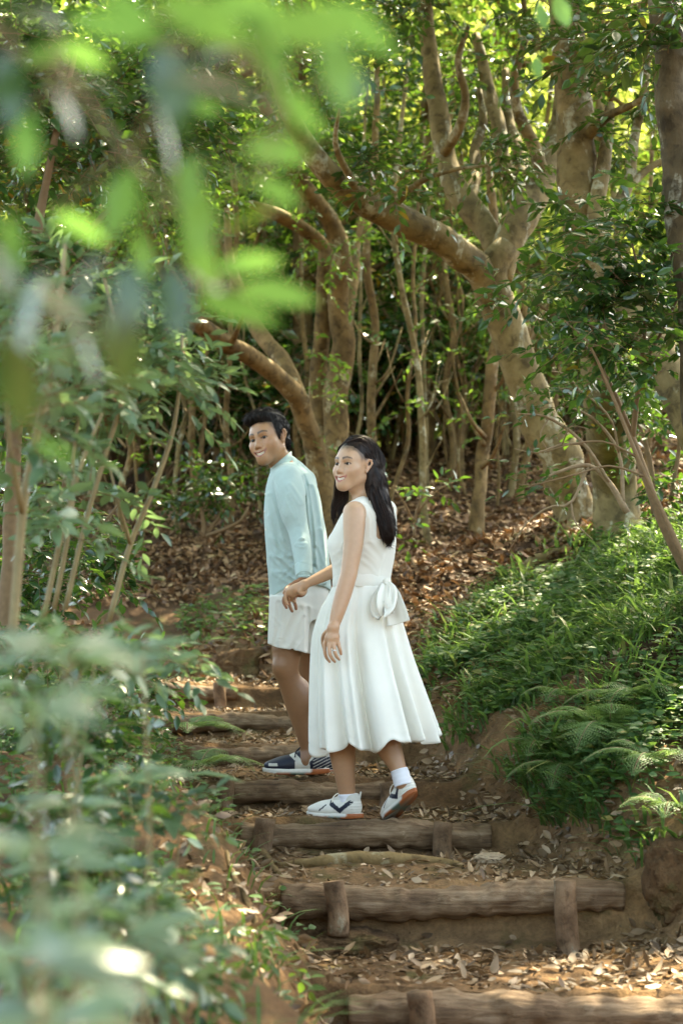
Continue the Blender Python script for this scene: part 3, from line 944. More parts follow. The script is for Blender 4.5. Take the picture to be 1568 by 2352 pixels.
r = np.random.default_rng(5)
n = 80000
y = 11.6 + (r.random(n) ** 1.25) * 12
x = (r.random(n) * 2 - 1) * (1.5 + y * .16)
px, py = proj(on_ground(x, y))
keep = (vn2(x * 1.4, y * 1.4, 5) > -.26 + .3 * (y < 12.6)) & ~((y < 13.3) & (x < .1) & (r.random(n) < .75))
litter('slope_leaf_litter', on_ground(x, y)[keep], MT['litter'], .066, 'thick red-brown carpet of dead leaves on the slope behind the couple', 1, .42, .014)
# right of the trail behind the woman: litter running down to the grass
n = 13000
y = r.uniform(8.6, 12.5, n); xr = np.interp(y, _ed, _xr)
x = xr + r.uniform(.02, 2.6, n)
px, py = proj(on_ground(x, y))
keep = (py < 1640) & (px < 1300)
litter('slope_leaf_litter', on_ground(x, y)[keep], MT['litter'], .062, 'brown dead leaves on the bank between the dress and the big pale tree', 2, .5, .02)
# trail treads
n = 5600
y = r.uniform(4.9, 12.6, n)
xl = np.interp(y, _ed, _xl); xr = np.interp(y, _ed, _xr)
u = r.random(n); x = xl + (xr - xl) * u * 1.06
near = np.min(np.abs(y[:, None] - (np.array([s[0] for s in STEPS])[None] - .16)), 1)
w = .35 + .5 * (u > .6) + .35 * (near < .12) + .9 * vn2(x * 2.2, y * 2.2, 8)
onlog = np.min(np.abs(y[:, None] - (np.array([s[0] for s in STEPS])[None] - .0)), 1) < .085
keep = (r.random(n) < w) & ~(onlog & (r.random(n) < .93))
litter('trail_leaf_litter', on_ground(x, y)[keep], MT['litter_path'], .052, 'pale tan dead leaves scattered over the trodden treads of the trail', 3, .2, .006)
# crumbs: small broken bits
n = 6000
y = r.uniform(5, 12.6, n); xl = np.interp(y, _ed, _xl); xr = np.interp(y, _ed, _xr)
x = xl + (xr - xl) * r.random(n) * 1.1
onlog = np.min(np.abs(y[:, None] - (np.array([s[0] for s in STEPS])[None] - .0)), 1) < .08
litter('trail_leaf_crumbs', on_ground(x, y)[~onlog], MT['litter_path'], .028, 'small broken bits of dead leaf trodden into the trail', 4, .4, .004)
# banks beside the trail
n = 8000
y = r.uniform(4.5, 11.5, n); s_ = r.random(n) < .6
xl = np.interp(y, _ed, _xl); xr = np.interp(y, _ed, _xr)
x = np.where(s_, xr + r.random(n) ** 1.5 * 1.6, xl - r.random(n) ** 1.4 * 1.0)
litter('bank_leaf_litter', on_ground(x, y), MT['litter_path'], .048, 'dead leaves caught between the plants of both banks', 5, .5, .01)


# ------------------------------------------------------------------ grass and ground cover
def inpoly(px, py, poly):
    poly = np.asarray(poly, float); res = np.zeros(len(px), bool)
    for i in range(len(poly)):
        x1, y1 = poly[i - 1]; x2, y2 = poly[i]
        c = ((y1 > py) != (y2 > py)) & (px < (x2 - x1) * (py - y1) / (y2 - y1 + 1e-12) + x1)
        res ^= c
    return res


def blades(pts, length, width, seed, lean=.55):
    r = np.random.default_rng(seed); n = len(pts)
    a = r.uniform(0, 2 * math.pi, n)
    h = np.stack([np.cos(a), np.sin(a), 0 * a], -1)
    g = g_normal(pts[:, 0], pts[:, 1])
    h = h + g * [1, 1, 0] * .9
    L = length * r.uniform(.5, 1.35, n); W = width * r.uniform(.7, 1.3, n)
    ln = lean * r.uniform(.4, 1.6, n)
    sd = nrm(np.cross(h, [0, 0, 1.0]))
    s = np.array([0, .3, .6, .85, 1.0]); wd = np.array([.55, 1, .9, .5, 0.03])
    c = pts[:, None] + (s[None] * L[:, None])[..., None] * (np.array([0, 0, 1.0]) * .75) + h[:, None] * ((s ** 1.6)[None] * (L * ln)[:, None])[..., None]
    c[..., 2] -= (s ** 2.6)[None] * (L * ln * .55)[:, None]
    V = np.stack([c - sd[:, None] * (wd[None] * W[:, None] / 2)[..., None], c + sd[:, None] * (wd[None] * W[:, None] / 2)[..., None]], 2)
    off = (np.arange(n) * 10)[:, None, None]
    f = np.array([[2 * i, 2 * i + 1, 2 * i + 3, 2 * i + 2] for i in range(4)])
    return V.reshape(-1, 3), (f[None] + off).reshape(-1, 4), np.repeat(np.arange(n), 10)


BANK = [(955, 1640), (990, 1490), (1090, 1400), (1180, 1325), (1290, 1268), (1420, 1235), (1650, 1190), (1700, 2010), (1480, 2005), (1345, 1990), (1215, 1900), (1160, 1830), (1040, 1745)]
n = 70000
y = r.uniform(6.1, 12.3, n); x = r.uniform(.1, 2.9, n)
g = on_ground(x, y); px, py = proj(g)
ok = inpoly(px + r.normal(0, 14, n), py + r.normal(0, 14, n), BANK) & (x > np.interp(y, _ed, _xr) + .10)
dens = .50 + 1.3 * vn2(x * 2.2, y * 2.2, 71)
gr = ok & (r.random(n) < dens)
V, F, li = blades(g[gr][:6800], .17, .0155, 1)
m = MB(); vv = np.where(r.random(gr.sum()) < .07, 1.0, np.clip(r.normal(.5, .26, gr.sum()), 0, .95)); m.add(V, F, 0, vv[li])
V, F, li = blades(g[gr][8200:9700], .30, .015, 2, .8); m.add(V, F, 0, np.clip(r.normal(.75, .2, 1500), 0, 1)[li] if len(V) == 15000 else .6)
tag(m.build('bank_grass', MT['grass']), 'broad-bladed green grass covering the right bank', 'grass', kind='stuff')
cv = ok & (r.random(n) < .35 + 1.2 * vn2(x * 2.1, y * 2.1, 72))
q = g[cv][:3300]
nl = 5
a = r.uniform(0, 6.28, (len(q), 1)) + np.arange(nl) * 2.4
d = np.stack([np.cos(a), np.sin(a), .25 + 0 * a], -1)
pos = q[:, None] + [0, 0, .03] + r.uniform(0, .09, (len(q), nl, 1)) * [0, 0, 1] + d * .015
m = MB()
add_leaves(m, pos.reshape(-1, 3), d.reshape(-1, 3), (np.array([0, -.3, 1.0]) + r.normal(0, .35, (len(q) * nl, 3))), r.uniform(.03, .065, len(q) * nl), r.uniform(.018, .032, len(q) * nl), hi=True, fold=.2, curl=.25)
tag(m.build('bank_ground_cover', MT['leaf_herb']), 'small broad-leaved herbs among the grass of the right bank', 'ground cover', kind='stuff')

# left bank, near: mixed small leaves and a little grass
LB = [(250, 1560), (420, 1640), (470, 1760), (560, 1880), (640, 2050), (720, 2200), (860, 2360), (0, 2500), (0, 1600)]
n = 40000
y = r.uniform(3.0, 10.5, n); x = r.uniform(-2.6, .4, n)
g = on_ground(x, y); px, py = proj(g)
ok = inpoly(px + r.normal(0, 10, n), py + r.normal(0, 10, n), LB) & (x < np.interp(y, _ed, _xl) - .06)
face = sstep(.06, .42, np.interp(y, _ed, _xl) - x)
cv = ok & (r.random(n) < (.02 + .5 * sstep(.45, .95, np.interp(y, _ed, _xl) - x) + .45 * (y > 7.4) * face) * (.4 + 2.0 * vn2(x * 2.0, y * 2.0, 81)))
q = g[cv][:5200]
a = r.uniform(0, 6.28, (len(q), 1)) + np.arange(nl) * 2.4
d = np.stack([np.cos(a), np.sin(a), .3 + 0 * a], -1)
pos = q[:, None] + [0, 0, .03] + r.uniform(0, .10, (len(q), nl, 1)) * [0, 0, 1] + d * .015
m = MB()
add_leaves(m, pos.reshape(-1, 3), d.reshape(-1, 3), (np.array([0, -.3, 1.0]) + r.normal(0, .35, (len(q) * nl, 3))), r.uniform(.025, .06, len(q) * nl), r.uniform(.014, .03, len(q) * nl), hi=True, fold=.2, curl=.25)
gg = g[ok & (r.random(n) < .06)][:900]
V, F, li = blades(gg, .16, .009, 7); m.add(V, F, 0, .6)
tag(m.build('left_bank_ground_cover', MT['leaf_herb']), 'small green herbs creeping over the left bank by the steps', 'ground cover', kind='stuff')
# tufts of grass on the earth hump left of the man and at the bend
n = 9000
y = r.uniform(11.8, 14.5, n); x = r.uniform(-2.2, .2, n)
g = on_ground(x, y); px, py = proj(g)
ok = inpoly(px, py, [(400, 1440), (500, 1385), (640, 1380), (660, 1440), (610, 1510), (520, 1490), (420, 1500)])
gg = g[ok][:170]
V, F, li = blades(gg, .17, .014, 9, .8); m = MB(); m.add(V, F, 0, r.uniform(.4, .8, len(gg))[li])
q = g[ok][520:590]
a = r.uniform(0, 6.28, (len(q), 1)) + np.arange(nl) * 2.4
d = np.stack([np.cos(a), np.sin(a), .35 + 0 * a], -1)
pos = q[:, None] + [0, 0, .05] + r.uniform(0, .1, (len(q), nl, 1)) * [0, 0, 1]
add_leaves(m, pos.reshape(-1, 3), d.reshape(-1, 3), np.array([0, -.3, 1.0]) + r.normal(0, .3, (len(q) * nl, 3)), r.uniform(.05, .09, len(q) * nl), r.uniform(.02, .035, len(q) * nl), hi=True)
tag(m.build('hump_grass', MT['grass']), 'tufts of grass on the earth hump left of the man', 'grass', kind='stuff')


# ------------------------------------------------------------------ ferns
def fern(px, py, d, angs, length, label, seed, mat=None, group='ferns on both banks', lift=.0):
    b = ground_at(px, py, 5.5); b[2] += .05 + lift
    t = thing('fern', label, 'fern', b, group)
    r = np.random.default_rng(seed)
    for k, (az, el, ls) in enumerate(angs):
        L = length * ls
        h = np.array([math.cos(az), math.sin(az), 0]); s = np.linspace(0, 1, 26)
        c = b + np.outer(s * L, h) * math.cos(el) + np.outer(s * L * math.sin(el) - .55 * L * s ** 2.2, [0, 0, 1])
        V, F = tube(c, .0035 * (1 - .8 * s), 5)
        m = MB(); m.add(V, F, 1, .5)
        tg = nrm(np.gradient(c, axis=0)); sd = nrm(np.cross(tg, [0, 0, 1.0])); up = np.cross(sd, tg)
        pos, dd, nn, ll = [], [], [], []
        for i in range(4, 26):
            f = (i - 4) / 21
            pl = L * .36 * (1 - f) ** .8 * min(1, .55 + f * 2.4) + .008
            for sg in (-1, 1):
                pd = nrm(sd[i] * sg + tg[i] * .42 - up[i] * .12 + r.normal(0, .05, 3))
                ps = np.cross(pd, up[i])
                kk = max(3, int(pl / .011))
                for j in range(kk):
                    q = (j + .6) / kk
                    for s2 in (-1, 1):
                        pos.append(c[i] + pd * pl * q - up[i] * .10 * pl * q * q); dd.append(ps * s2 + pd * .55); nn.append(up[i] + r.normal(0, .15, 3)); ll.append(.006 + pl * .16 * (1 - q))
        add_leaves(m, np.array(pos), np.array(dd), np.array(nn), np.array(ll), np.array(ll) * .55, 0, np.clip(r.normal(.5, .2, len(pos)), 0, 1), curl=.1)
        m.build('frond', [mat or MT['fern'], MT['twig_green']], t)


fern(1400, 1720, 7.6, [(3.6, .7, 1), (4.3, .5, 1.1), (4.9, .4, 1.15), (5.5, .6, 1), (3.0, .9, .8), (.2, .9, .8), (4.6, .9, .9)], .52, 'largest fern on the right bank, pale green fronds hanging down over the earth', 1)
fern(1470, 1650, 7.9, [(3.3, .6, .9), (4.2, .6, 1), (4.9, .7, 1), (5.7, .6, .9), (2.4, .9, .7)], .46, 'sunlit yellow-green fern higher up on the right bank', 2)
fern(1300, 1800, 7.3, [(3.5, .5, .9), (4.4, .4, 1), (5.2, .5, 1), (.1, .7, .7)], .34, 'small fern low on the right bank above the earth face', 3)
fern(455, 1790, 8.6, [(.2, .5, 1), (5.6, .6, 1), (4.7, .5, .9), (1.2, .8, .8), (3.4, .6, .8)], .42, 'feathery green fern left of the black shoe of the man', 4)
fern(430, 1700, 9.4, [(.1, .45, 1), (5.7, .55, 1), (4.8, .6, .8), (.9, .7, .9)], .42, 'bright fern reaching over the log risers left of the man', 5)
fern(1310, 1640, 8, [(3.4, .7, .9), (4.2, .6, 1), (5.0, .6, 1), (5.8, .8, .8)], .34, 'fern among the grass above the largest fern', 7)
fern(1240, 1745, 8, [(3.2, .6, .9), (4.4, .5, 1), (5.3, .6, .9), (2.2, .9, .7)], .28, 'fern at the left end of the right bank above the earth edge', 8)
fern(1500, 1790, 7, [(3.4, .6, 1), (4.3, .5, 1), (5.1, .6, 1), (2.8, .9, .8)], .36, 'fern right of the largest fern near the picture edge', 9)
fern(1545, 1905, 6.7, [(3.5, .7, 1), (4.4, .6, 1), (5.2, .6, 1), (2.6, .9, .8)], .28, 'fern at the right edge of the picture above the boulder', 6)


# ------------------------------------------------------------------ roots on the bank and over the treads
def root(rows, label, seed):
    g = []
    for px, py, w in rows:
        q = ground_at(px, py); g.append(np.append(q + [0, 0, w * M2(q[1]) * .15], w * .5 * M2(q[1])))
    c = catmull(np.array(g), 40)
    c[:, 2] = np.maximum(c[:, 2] * .3 + (ground_z(c[:, 0], c[:, 1]) + c[:, 3] * .25) * .7, ground_z(c[:, 0], c[:, 1]) - c[:, 3] * .3)
    V, F = tube(c[:, :3], c[:, 3], 10, .14, seed); m = MB(); m.add(V, F)
    tag(m.build('tree_root', MT['bark_tan' if seed < 3 else 'bark_brown'], origin=c[0, :3]), label, 'root')


root([(1300, 1262, 20), (1230, 1290, 26), (1170, 1330, 20), (1130, 1360, 8)], 'pale root running down the leaf slope from the big spotted tree', 1)
root([(1290, 1240, 14), (1180, 1235, 16), (1110, 1262, 10), (1060, 1290, 5)], 'thin root lying on the dead leaves above the pale root', 2)
root([(640, 2010, 14), (600, 1960, 20), (560, 1935, 18), (500, 1900, 12)], 'bent root crossing the top of the left bank beside the long log', 3)
root([(520, 1960, 12), (560, 2060, 16), (600, 2160, 14), (640, 2260, 8)], 'root hanging down the bare face of the left bank', 4)
root([(640, 1992, 16), (760, 1984, 34), (900, 1980, 36), (1060, 1994, 16)], 'low rounded root crossing the tread above the long log', 5)


# ------------------------------------------------------------------ shrubs
def shrub(name, label, cat, stems, blobs, lm, group=None, seed=0, fol=None, bark=None, base=None, partname='foliage'):
    """Shrub with stems drawn as rows of (px, py, d, width) and leafy blobs."""
    p0 = P(*stems[0][0][:3]) if base is None else base
    t = thing(name, label, cat, p0, group)
    m = MB()
    for k, s in enumerate(stems):
        limb(m, s, 0, 8, .08, seed + k * 3, .05)
    m.build('stems', bark or MT['twig'], t)
    if blobs:
        m2 = MB(); foliage(m2, blobs, seed + 1, **(fol or {}))
        m2.build(partname, [lm, MT['twig']], t)
    return t


SHF = dict(hi=True, ll=.062, nl=9, L=.22, clump=3.2, thr=-.04, twig_r=.0022, tilt=.42)
shrub('leafy_shrub', 'tall dark glossy shrub filling the upper left edge', 'shrub', [[(20, 1500, 6, 44), (30, 1100, 6, 36), (60, 700, 6, 28), (120, 350, 6, 18), (180, 100, 6, 10)], [(30, 900, 6, 24), (-40, 600, 6, 16), (-80, 300, 6, 10)], [(50, 760, 6, 22), (180, 560, 6.1, 14), (300, 430, 6.2, 8)]],
      [PB(120, 330, 6.2, 230, 200, .5, 210), PB(60, 700, 6, 170, 190, .4, 150), PB(330, 250, 6.6, 200, 130, .4, 150), PB(20, 60, 6, 200, 120, .4, 90), PB(420, 90, 6.8, 200, 110, .4, 90)], MT['leaf_gloss'], 'shrubs along the left side', 301, SHF)
shrub('leafy_shrub', 'glossy shrub with grey-green leaves at mid height of the left edge', 'shrub', [[(250, 1430, 5.2, 14), (300, 1250, 5.2, 13), (350, 1130, 5.2, 12), (395, 1000, 5.2, 11), (414, 880, 5.2, 9), (418, 770, 5.2, 8)], [(385, 1030, 5.2, 10), (330, 990, 5.3, 8), (250, 960, 5.4, 5)], [(300, 1250, 5.2, 10), (268, 1140, 5.1, 8), (250, 1060, 5.1, 5)]],
      [PB(400, 850, 5.3, 60, 110, .2, 26), PB(330, 1160, 5.2, 60, 40, .2, 5), PB(370, 1480, 5.0, 90, 50, .2, 9)], MT['leaf_pale'], 'shrubs along the left side', 311, SHF, MT['twig_green'])
shrub('leafy_shrub', 'shrub of several straight pale canes left of the man', 'shrub', [[(150, 1400, 4.9, 13), (200, 1190, 4.9, 12), (250, 1020, 4.9, 12), (285, 900, 4.9, 11), (272, 780, 4.9, 9), (240, 640, 4.9, 8)], [(100, 1420, 4.7, 14), (150, 1200, 4.7, 12), (190, 1060, 4.7, 10), (235, 950, 4.7, 8)], [(125, 1400, 4.8, 12), (165, 1180, 4.8, 11), (170, 1040, 4.8, 9), (190, 920, 4.8, 6)],
       [(60, 960, 4.6, 8), (160, 925, 4.7, 13), (270, 900, 4.9, 14), (350, 872, 5, 11), (420, 835, 5.1, 6)]],
      [PB(200, 900, 4.9, 150, 110, .25, 44), PB(130, 1120, 4.8, 90, 150, .2, 20), PB(300, 820, 5, 110, 110, .25, 40), PB(170, 650, 5, 140, 110, .3, 46)], MT['leaf_pale'], 'shrubs along the left side', 321, SHF, MT['twig_green'])
shrub('leafy_shrub', 'nearest blurred cane with sparse leaves by the left edge', 'shrub', [[(30, 1480, 3.9, 22), (52, 1180, 3.9, 20), (85, 1000, 3.9, 19), (112, 880, 3.9, 16), (135, 720, 3.9, 14), (150, 560, 3.9, 8)], [(52, 1180, 3.9, 16), (20, 1000, 3.8, 13), (8, 820, 3.8, 8)]],
      [PB(60, 1000, 3.7, 90, 160, .2, 14), PB(60, 780, 3.7, 120, 120, .2, 20)], MT['leaf_pale'], 'shrubs along the left side', 331, SHF, MT['twig_green'])
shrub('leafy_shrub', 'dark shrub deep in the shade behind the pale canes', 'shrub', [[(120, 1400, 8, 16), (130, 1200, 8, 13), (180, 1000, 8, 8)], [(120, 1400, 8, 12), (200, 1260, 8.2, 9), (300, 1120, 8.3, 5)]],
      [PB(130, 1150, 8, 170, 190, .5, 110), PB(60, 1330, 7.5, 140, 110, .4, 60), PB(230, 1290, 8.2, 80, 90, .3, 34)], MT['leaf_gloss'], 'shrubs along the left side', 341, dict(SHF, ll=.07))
shrub('leafy_shrub', 'low dark shrub on the left bank above the upper steps', 'shrub', [[(230, 1700, 7, 14), (240, 1600, 7, 11), (260, 1500, 7, 6)]],
      [PB(190, 1600, 6.6, 150, 110, .35, 90), PB(190, 1650, 7.2, 70, 60, .25, 30), PB(120, 1480, 5.8, 130, 80, .3, 50)], MT['leaf_gloss'], 'shrubs along the left side', 351, dict(SHF, ll=.055))
shrub('leafy_shrub', 'low bluish green shrub on the slope behind the back of the man', 'shrub', [[(470, 1235, 14.5, 12), (465, 1180, 14.5, 9), (440, 1120, 14.5, 6)], [(475, 1230, 14.5, 10), (520, 1160, 14.5, 7), (560, 1110, 14.5, 4)], [(476, 1231, 14.45, 9), (548, 1200, 14.2, 8), (570, 1165, 14.2, 5)]],
      [PB(470, 1115, 14.4, 120, 48, .5, 60), PB(580, 1100, 14.6, 70, 40, .4, 30), PB(380, 1150, 14.6, 60, 40, .4, 24)], MT['leaf_gloss'], None, 361, dict(SHF, ll=.075, L=.26))
shrub('seedling', 'small plant with pale oval leaves right of the hair of the woman', 'plant', [[(950, 1240, 12.5, 7), (955, 1180, 12.5, 6), (975, 1125, 12.5, 4)], [(950, 1200, 12.5, 5), (925, 1150, 12.4, 4), (905, 1125, 12.4, 3)], [(955, 1180, 12.5, 5), (1000, 1130, 12.5, 4), (1030, 1112, 12.4, 3)]],
      [PB(985, 1122, 12.3, 50, 18, .2, 8), PB(925, 1215, 12.3, 24, 30, .2, 6), PB(905, 1120, 12.3, 20, 14, .15, 3)], MT['leaf_gloss'], None, 371, dict(SHF, ll=.085, L=.2, nl=5))
# right side
RB = dict(hi=True, ll=.078, nl=9, L=.24, clump=3.0, thr=-.05, twig_r=.0022, tilt=.5)
shrub('leafy_shrub', 'glossy leafed shrub at the right edge in front of the leaning tree', 'shrub', [[(1580, 1320, 8.4, 26), (1520, 1200, 8.4, 22), (1450, 1010, 8.4, 20), (1390, 870, 8.4, 15), (1300, 750, 8.4, 9), (1220, 690, 8.4, 5)], [(1450, 1010, 8.4, 14), (1470, 850, 8.3, 11), (1480, 700, 8.2, 8), (1450, 560, 8.2, 5)], [(1470, 850, 8.3, 9), (1540, 720, 8.2, 7), (1590, 600, 8.2, 4)], [(1390, 870, 8.4, 10), (1340, 700, 8.3, 7), (1290, 590, 8.3, 4)], [(1480, 700, 8.2, 6), (1400, 620, 8.1, 4)]],
      [PB(1450, 640, 8.1, 140, 130, .35, 58), PB(1290, 660, 8.3, 120, 90, .3, 40), PB(1500, 500, 8.2, 110, 80, .3, 40), PB(1390, 790, 8.2, 120, 80, .3, 36), PB(1540, 780, 8, 70, 120, .3, 34), PB(1150, 665, 8.5, 80, 34, .2, 14), PB(1340, 500, 8.5, 60, 60, .2, 18)], MT['leaf_gloss'], 'shrubs along the right side', 401, RB)
shrub('bare_shrub', 'tangled half-bare shrub with curling twigs at the foot of the big pale tree', 'shrub', [
    [(1440, 1180, 9.2, 16), (1400, 1110, 9.2, 14), (1350, 1070, 9.2, 11), (1280, 1085, 9.1, 8), (1210, 1120, 9.1, 4)], [(1400, 1110, 9.2, 9), (1340, 1020, 9.1, 8), (1260, 960, 9.1, 6), (1190, 950, 9.0, 3)],
    [(1430, 1160, 9.2, 10), (1420, 1040, 9.2, 8), (1360, 960, 9.2, 6), (1290, 930, 9.2, 4)], [(1340, 1020, 9.1, 6), (1290, 1020, 9.1, 5), (1230, 1040, 9, 4), (1180, 1030, 9, 2)], [(1350, 1070, 9.2, 7), (1310, 1155, 9.1, 7), (1260, 1165, 9.1, 6), (1210, 1200, 9.1, 4), (1180, 1245, 9.1, 3)],
    [(1310, 1155, 9.1, 5), (1320, 1200, 9.1, 4), (1360, 1240, 9.1, 2)], [(1420, 1040, 9.2, 6), (1400, 960, 9.1, 5), (1330, 900, 9.1, 4), (1250, 890, 9.1, 2)], [(1330, 900, 9.1, 4), (1300, 860, 9.1, 3), (1240, 850, 9, 2)], [(1260, 960, 9.1, 4), (1240, 1000, 9.1, 3), (1260, 1040, 9.1, 2)], [(1290, 1020, 9.1, 4), (1310, 980, 9, 3), (1350, 985, 9, 2)]],
      [PB(1300, 930, 9.1, 110, 60, .3, 17), PB(1260, 1070, 9, 80, 60, .25, 12), PB(1400, 900, 9.1, 90, 70, .3, 26), PB(1380, 1060, 9.2, 80, 50, .3, 10), PB(1270, 885, 9.1, 60, 30, .2, 9), PB(1440, 1190, 9, 40, 20, .15, 5)], MT['leaf_gloss'], None, 411, dict(RB, nl=5, ll=.06), MT['twig_pale'])
shrub('leafy_shrub', 'dark shrub behind the half-bare twigs at the right edge', 'shrub', [[(1500, 1180, 10.4, 16), (1490, 1050, 10.4, 12), (1450, 930, 10.4, 6)], [(1540, 1150, 10.4, 12), (1560, 1000, 10.4, 8), (1540, 880, 10.4, 4)]],
      [PB(1500, 1000, 10.4, 120, 130, .4, 70), PB(1440, 900, 10.4, 110, 60, .4, 40)], MT['leaf_gloss'], 'shrubs along the right side', 421, RB)
shrub('slender_sapling', 'slim bare sapling slanting across the right edge above the grass', 'young tree', [[(1590, 1330, 7.8, 13), (1540, 1220, 7.8, 12), (1480, 1090, 7.8, 10), (1430, 970, 7.8, 9), (1385, 860, 7.8, 7), (1350, 790, 7.8, 5), (1300, 740, 7.8, 3)], [(1462, 1050, 7.8, 6), (1390, 1015, 7.8, 5), (1310, 1020, 7.7, 4), (1250, 1040, 7.7, 2)], [(1480, 1095, 7.8, 6), (1400, 1070, 7.8, 5), (1320, 1090, 7.7, 4), (1220, 1115, 7.7, 3), (1190, 1112, 7.7, 2)]],
      [PB(1350, 780, 7.8, 60, 50, .2, 14)], MT['leaf_mid'], None, 431, dict(RB, nl=6, ll=.06), MT['twig'])
r = np.random.default_rng(9)
for k, (px, py, d, n_, ll) in enumerate([(1500, 1420, 8.6, 9, .16), (1430, 1560, 8.2, 8, .13), (1540, 1600, 7.6, 9, .17), (1240, 1420, 9.6, 8, .13)]):
    b = ground_at(px, py + 40, 6)
    t = thing('grass_clump', ['clump of long sunlit grass blades near the right edge', 'clump of bright grass in the middle of the right bank', 'tall bright grass clump at the right edge beside the sunlit fern', 'grass clump at the top edge of the right bank below the roots'][k], 'grass clump', b)
    g = np.repeat(b[None], 46, 0) + r.normal(0, .07, (46, 3)) * [1, 1, 0]
    g = on_ground(g[:, 0], g[:, 1])
    V, F, li = blades(g, ll * 2.2, .012, 90 + k, .75)
    m = MB(); m.add(V, F, 0, np.clip(r.normal(.78, .1, 46), 0, .92)[li]); m.build('blades', MT['grass'], t)


# ------------------------------------------------------------------ whorled plants near the camera on the left bank
def whorl(px, py, d, n, ll, label, seed, mat='leaf_pale', lw=.30, tiltc=.35, stemh=None):
    if d < 1.8: ll *= .62; d *= .88; tiltc = .85; n += 3
    elif d < 3: ll *= .62; d *= 1.12; tiltc = .85; n += 3
    top = P(px, py, d)
    gz = float(ground_z(top[0], top[1]))
    r = np.random.default_rng(seed)
    foot = np.array([top[0] - .03, top[1] + .02, gz - .02])
    t = thing('broadleaf_plant', label, 'plant', foot, 'broad leaved plants on the near left bank')
    s = np.linspace(0, 1, 8)[:, None]
    c = foot * (1 - s) + top * s + np.array([.03, 0, 0]) * np.sin(s * 3)
    V, F = tube(c, .0026 * (1.2 - .6 * s[:, 0]), 6)
    m = MB(); m.add(V, F); m.build('stem', MT['twig_green'], t)
    m = MB()
    for lev, (f, sc, nn) in enumerate([(1.0, 1.0, n), (.8, 1.05, n // 2), (.55, .9, n // 3)]):
        p = foot * (1 - f) + top * f
        a = np.arange(nn) * 2 * math.pi / nn + r.uniform(0, 6) + r.normal(0, .2, nn)
        dd = np.stack([np.cos(a), np.sin(a), r.uniform(.0, .5, nn)], -1)
        nor = np.array([0, -tiltc, 1.0]) + r.normal(0, .2, (nn, 3))
        l = ll * sc * r.uniform(.75, 1.15, nn)
        add_leaves(m, p + dd * .012, dd, nor, l, l * lw, 0, np.clip(r.normal(.5, .25, nn), 0, 1), hi=True, fold=.25, curl=.35)
    m.build('leaves', MT[mat], t)


for k, a in enumerate([
    (395, 1790, 4.4, 8, .15, 'star of long pale green leaves above the brown bank, sharpest of the near plants'),
    (250, 1985, 2.9, 8, .13, 'whorl of pale leaves left of the bare brown bank'),
    (330, 2075, 3.9, 6, .13, 'low whorl with one long leaf pointing right at the bank edge'),
    (160, 1850, 2.6, 9, .12, 'bright green plant behind the whorls by the left edge'),
    (290, 1800, 4.2, 8, .12, 'yellowish green plant left of the star of long leaves'),
    (70, 1960, 1.6, 8, .10, 'big blurred pale leaves at the left edge below the middle'),
    (60, 2220, 1.3, 8, .10, 'big blurred grey-green leaves in the bottom left corner'),
    (270, 2170, 1.7, 8, .10, 'blurred bluish leaves near the bottom left'),
    (140, 1500, 1.7, 8, .10, 'blurred pale leaf tuft below the canes at the left'),
    (320, 1500, 2.3, 8, .10, 'blurred grey leaf tuft under the longest pale cane'),
    (60, 1640, 1.5, 8, .10, 'large soft blurred leaves on the left edge'),
    (120, 2350, 1.5, 8, .11, 'blurred leaves touching the bottom edge at the left'),
    (520, 2140, 4.9, 6, .07, 'small leafy seedling on the brown bank left of the long log'),
    (640, 2290, 4.8, 6, .05, 'small leafy seedling by the bottom edge left of the nearest log')]):
    whorl(*a, 500 + k)


NB = dict(hi=True, ll=.052, nl=8, L=.16, clump=4.5, thr=-.05, twig_r=.0018, tilt=.45, droop=.2)
for k, (x_, y_, d_, bl, lm_, lab_) in enumerate([
    (230, 1760, 4.6, [(150, 1650, 110, 60, .18, 30), (230, 1710, 60, 50, .12, 12)], 'leaf_gloss', 'dark small-leaved bush on the left bank beside the middle steps'),
    (300, 1900, 4.4, [(250, 1850, 110, 60, .18, 24), (360, 1890, 50, 36, .1, 8)], 'leaf_pale', 'pale small-leaved bush behind the star of long leaves'),
    (120, 2010, 3.4, [(110, 1880, 130, 90, .18, 30), (210, 1960, 80, 60, .14, 16)], 'leaf_gloss', 'dark blurred bush at the left edge below the canes'),
    (260, 2230, 3.2, [(230, 2120, 120, 70, .16, 22), (340, 2180, 70, 60, .12, 14)], 'leaf_pale', 'grey-green blurred bush at the foot of the bare bank'),
    (360, 2330, 3.6, [(330, 2280, 100, 56, .15, 18)], 'leaf_gloss', 'low dark bush by the bottom edge under the bare bank'),
    (60, 2330, 2.4, [(50, 2220, 110, 90, .14, 18)], 'leaf_pale', 'very blurred bush in the bottom left corner behind the big leaves'),
    (90, 1700, 3.4, [(80, 1560, 130, 90, .18, 24), (220, 1530, 90, 50, .14, 14)], 'leaf_pale', 'soft grey bush at the left edge under the leaning canes'),
    (640, 2230, 4.7, [(640, 2190, 50, 26, .1, 7), (560, 2130, 40, 26, .1, 5)], 'leaf_mid', 'small creeping plant on the bare bank left of the long log')]):
    f0 = P(x_, y_, d_); f0[2] = float(ground_z(f0[0], f0[1])) - .03
    yb_ = float(proj(f0)[1])
    st_ = [[(x_, yb_, d_, 7), (x_ + (b_[0] - x_) * .5, (yb_ + b_[1]) / 2, d_, 6), (b_[0], b_[1] - b_[3] * .4, d_, 3)] for b_ in bl]
    shrub('low_bush', lab_, 'shrub', st_, [PB(b_[0], b_[1], d_, b_[2], b_[3], b_[4], b_[5]) for b_ in bl], MT[lm_], 'low bushes on the near left bank', 700 + k * 7, NB, MT['twig_green'], f0)


